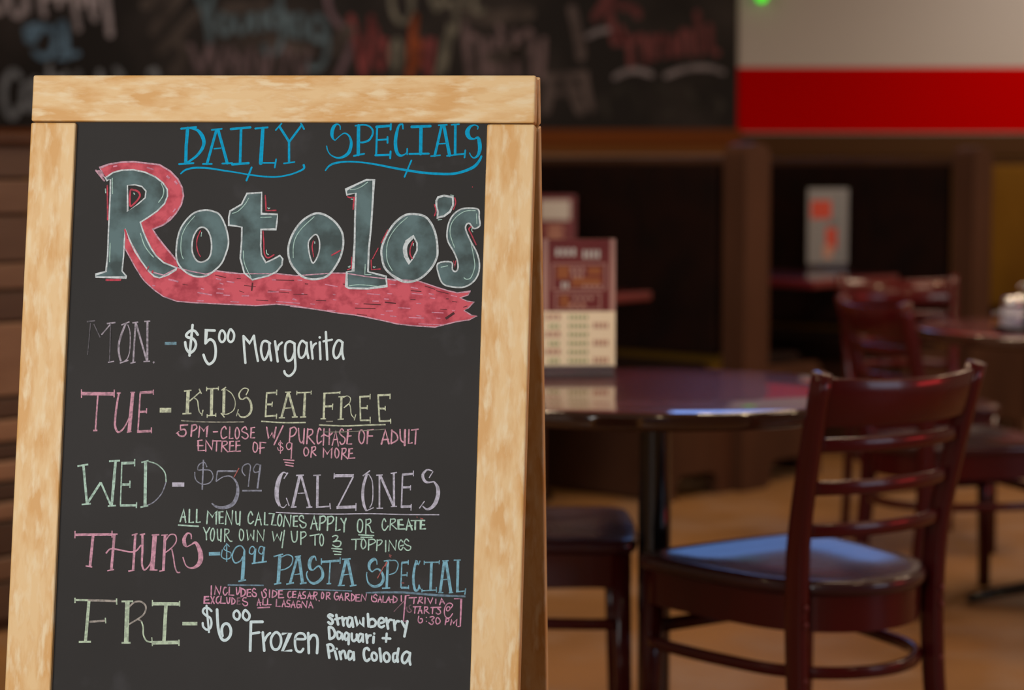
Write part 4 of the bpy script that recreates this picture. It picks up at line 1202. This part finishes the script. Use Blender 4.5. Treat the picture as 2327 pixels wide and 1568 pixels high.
ink([('V', '''23:228,85 225,240;22:285,230 300,90 370,230 390,95;22:~ 480,115 450,115 430,190 460,245 500,200;23:535,110 530,240 610,245;22:~ 655,115 665,230 700,190 715,110;28:735,125 735,265;24:~ 740,130 800,160 800,230 740,268;22:900,145 845,145 840,265 900,262;20:845,200 895,200;21:~ 980,145 950,130 930,180 990,215 985,265 940,260 920,220
21:~ 1165,160 1150,135 1120,170 1160,220 1155,275 1105,280 1085,190;22:1220,155 1220,280;22:1275,160 1265,285;20:~ 1275,160 1340,195 1330,250 1265,285;22:1440,170 1380,170 1375,290 1460,285;20:1380,230 1435,228
21:~ 1580,180 1545,190 1530,250 1555,290 1590,275;21:1670,180 1620,182 1615,285 1670,278;19:1620,232 1665,230;21:1705,300 1735,185 1760,305;18:1715,255 1760,250;20:~ 1830,185 1800,190 1790,230 1835,260 1820,300 1770,295;21:1870,300 1905,195 1930,310;18:1880,260 1960,255;21:1965,310 1980,190;19:~ 1980,190 2030,200 2020,240 1975,255;20:1985,255 2020,325;20:2065,338 2068,342;20:~o 2120,195 2145,230 2135,290 2110,300 2105,240;21:2195,200 2190,315;19:~ 2195,200 2245,205 2240,245 2195,260;20:2205,260 2255,310
26:180,268 115,272 105,378 195,380;24:110,325 180,322;22:220,265 275,385;22:275,270 225,385;22:~ 355,265 320,290 310,350 340,385 370,360;22:395,265 385,380 465,382;21:~ 490,285 500,370 530,375 545,285;22:580,285 575,395;20:~ 580,285 630,330 620,380 575,398;20:~ 820,290 780,290 765,335 840,370 840,410 800,425 760,390
22:1010,415 1035,305 1065,420;18:1015,370 1075,370;22:1110,310 1105,408 1165,410;22:1190,305 1185,408 1245,405;22:1020,460 1220,450;22:1340,320 1335,435 1400,435;21:1435,440 1465,330 1490,440;18:1445,395 1490,395;20:~ 1570,335 1530,330 1520,375 1565,400 1560,440 1510,435;21:1590,450 1625,345 1655,455;18:1600,410 1650,410;20:~ 1735,350 1700,345 1685,400 1695,455 1735,450 1745,410;18:1705,405 1750,405;20:1765,455 1775,350 1850,455 1860,345;21:1890,455 1920,360 1960,460;18:1900,415 1945,415'''),
     ('X', '''20:~ 185,180 150,185 135,250 165,295 200,270 205,240;16:170,240 205,238;20:215,300 245,200 270,300;16:225,260 265,255;20:310,190 305,305;18:~ 310,195 355,195 355,235 310,250;18:315,250 375,310;20:405,200 400,310;18:~ 405,200 450,240 440,290 400,312;20:530,215 475,215 470,315 525,315;16:475,262 520,260;19:550,315 565,210 620,300 635,205
19:~ 800,230 775,210 745,250 790,280 785,320 740,320 715,290 720,235;19:815,330 845,240 870,335;16:820,290 865,290;19:895,235 890,330 940,335;20:945,330 985,245 1005,335;18:955,300 1045,290;20:1055,235 1050,340;18:~ 1055,235 1110,275 1100,320 1050,340;20:1178,230 1178,315
17:1300,225 1245,228 1210,625 1255,625;20:2005,278 2110,280 2095,705 2060,710;19:1300,265 1415,258;20:1380,262 1370,350;20:1465,260 1435,350;18:~ 1455,255 1500,255 1495,290 1450,310;18:1455,310 1510,345;19:1548,260 1545,355;19:1590,270 1630,350 1665,265;20:1715,285 1712,350;21:1775,370 1805,275 1850,355;17:1790,330 1835,325
20:1365,402 1480,400;20:1395,405 1385,500;20:1440,505 1470,410 1500,505;17:1450,465 1495,465;20:1540,405 1535,505;18:~ 1540,405 1585,410 1580,445 1540,455;18:1545,455 1610,505;20:1640,415 1790,410;20:1668,415 1660,510;19:~ 1780,415 1745,430 1780,460 1785,500 1750,518 1720,500
17:~ 1935,440 1925,405 1890,410 1880,455 1910,465 1940,430 1965,400 1975,370 1930,345 1880,370 1850,440 1850,520 1880,570 1930,570 1975,510;18:~ 1450,550 1440,620 1470,655 1505,630 1500,590 1475,590;18:1568,568 1568,570;18:1568,628 1568,630;18:~ 1625,565 1665,555 1690,575 1650,610 1680,640 1650,680 1605,650;18:~o 1745,570 1780,610 1775,650 1735,670 1715,640 1720,590;19:1875,590 1860,680;17:~ 1870,590 1915,590 1910,625 1865,640;18:1945,685 1960,600 1990,660 2040,600 2035,695''')],
    (212, 148, 176), 'small pink words about garden salad, lasagna and TRIVIA STARTS @ 6:30 PM', bgmix=.25)
ink([('V', '18:725,290 675,290 670,400 725,395;17:675,345 720,342'), ('X', '17:~ 1330,375 1300,390 1305,430 1335,460 1305,490 1265,460 1265,400;14:1225,310 1150,385;10:1150,385 1060,480')], (142, 104, 118), 'half wiped pink letters', bgmix=.45)
ink([('T', '22:1400,100 1385,125;18:1355,180 1330,230;12:1320,230 1250,360;10:1515,410 1545,412'), ('Q', '16:1490,800 1520,850;14:1940,180 1960,185;14:2000,200 2050,215'), ('N', '12:1940,170 1880,280')], (170, 96, 92), 'red smears across the word SPECIAL', bgmix=.55)

# ---- FRI
ink([('Y', '''30:143,166 350,170;24:143,130 145,215;22:810,140 812,240;48:368,180 312,830;19:630,450 638,540;30:205,838 400,835;72:985,190 965,840;28:890,188 1075,185;28:890,852 1035,850;24:~ 1210,510 1235,600 1240,720 1290,820 1380,840
53:1388,225 1820,228;18:1385,165 1385,265;20:1820,180 1820,270;56:1603,235 1570,830;56:1392,852 1808,845;18:1375,765 1385,905;24:1810,800 1810,900;54:1865,545 2105,545''')], (186, 204, 178), 'pale green word FRI', bgmix=.22)
ink([('Y', '34:350,170 805,182;32:375,515 622,498;26/28/26/24:~ 1010,280 1090,205 1190,190 1265,240 1280,310 1240,400 1150,470 1000,560;22:~ 1150,480 1190,492 1210,510')], (164, 156, 148), 'greyer strokes of the word FRI', bgmix=.3)
ink([('Z', '''38:~ 305,215 250,165 180,170 160,230 210,290 280,330 305,420 280,510 220,530 165,480 155,420;36:220,125 262,575;48:~ 400,190 410,400 430,560 480,690 550,710 620,640 635,530 590,440 520,440 480,520 490,640;40:~o 735,205 785,260 780,330 740,360 690,320 685,250;42:~o 885,200 950,270 945,340 900,370 845,320 845,250
48:980,400 1175,398;48:978,400 965,890;42:985,600 1120,580;46:1180,580 1205,890;42:~ 1210,720 1250,640 1305,590;44:~o 1410,575 1480,640 1490,760 1440,860 1360,860 1320,760 1335,650;44:1520,605 1650,588 1515,897 1665,888;42:~ 1740,690 1900,690 1880,610 1800,595 1740,650 1730,780 1760,890 1830,910 1870,860;46:1955,590 1965,930;46:~ 1975,700 2020,630 2090,640 2115,740 2105,930'''),
     ('W', '''60:~ 350,190 290,160 255,200 330,270 350,330 310,370 255,330;58:430,170 470,380;52:400,265 510,240;58:560,220 590,400;52:~ 585,300 610,250 650,240;56:~ 750,230 700,230 670,330 690,410 730,420 770,330;56:775,240 800,430;56:850,220 900,410 940,310 1020,410 1025,240;58:1125,150 1140,420;56:~ 1150,400 1160,290 1240,260 1300,330 1270,410 1180,430
54:~ 1390,350 1480,320 1460,250 1400,240 1360,310 1370,410 1430,440 1480,410;58:1530,240 1570,470;54:~ 1570,340 1600,280 1650,280;58:1700,290 1720,500;54:~ 1725,370 1760,310 1810,310;56:1870,310 1940,440;58:1995,310 1930,640
60:265,440 280,690;58:~ 265,440 350,460 400,570 370,660 290,700;50:~ 520,560 460,540 450,640 480,700 530,660 550,590;50:555,580 570,710;50:~ 690,580 640,560 610,640 640,720 690,660;56:705,590 700,810;54:~ 770,580 775,700 820,745 870,690;54:880,600 885,720;52:~ 1000,600 950,590 910,680 930,760 980,720 1010,640;52:1015,600 1020,760;58:1090,600 1110,780;52:~ 1115,690 1140,630 1190,620;58:1255,650 1245,780;54:1264,578 1266,582;52:1450,680 1620,690;52:1540,580 1525,760
60:240,840 275,1110;56:~ 230,830 310,820 370,890 340,950 270,970;56:400,970 440,1140;52:436,912 442,918;56:500,980 535,1140;54:~ 520,1060 560,970 610,980 640,1120;54:~ 760,980 710,970 690,1080 720,1150 780,1100 800,1010;56:810,990 820,1160
58:~ 1150,940 1110,900 1050,930 1035,1040 1060,1150 1110,1180 1160,1140;54:~o 1265,1000 1320,1060 1310,1150 1250,1170 1210,1100 1220,1020;60:1385,910 1415,1190;56:~o 1540,1000 1600,1070 1590,1170 1530,1200 1480,1130 1480,1040;54:~ 1750,1010 1690,1030 1680,1140 1710,1200 1760,1150;58:1800,910 1770,1100 1785,1200;56:~ 2040,1010 1970,980 1890,1060 1880,1180 1930,1230 1990,1180 2040,1080;58:~ 2055,1010 2040,1150 2060,1260''')],
    (206, 224, 228), 'white marker words $6.00 Frozen Strawberry Daquari + Pina Coloda', bgmix=.06)
bpy.context.view_layer.update()
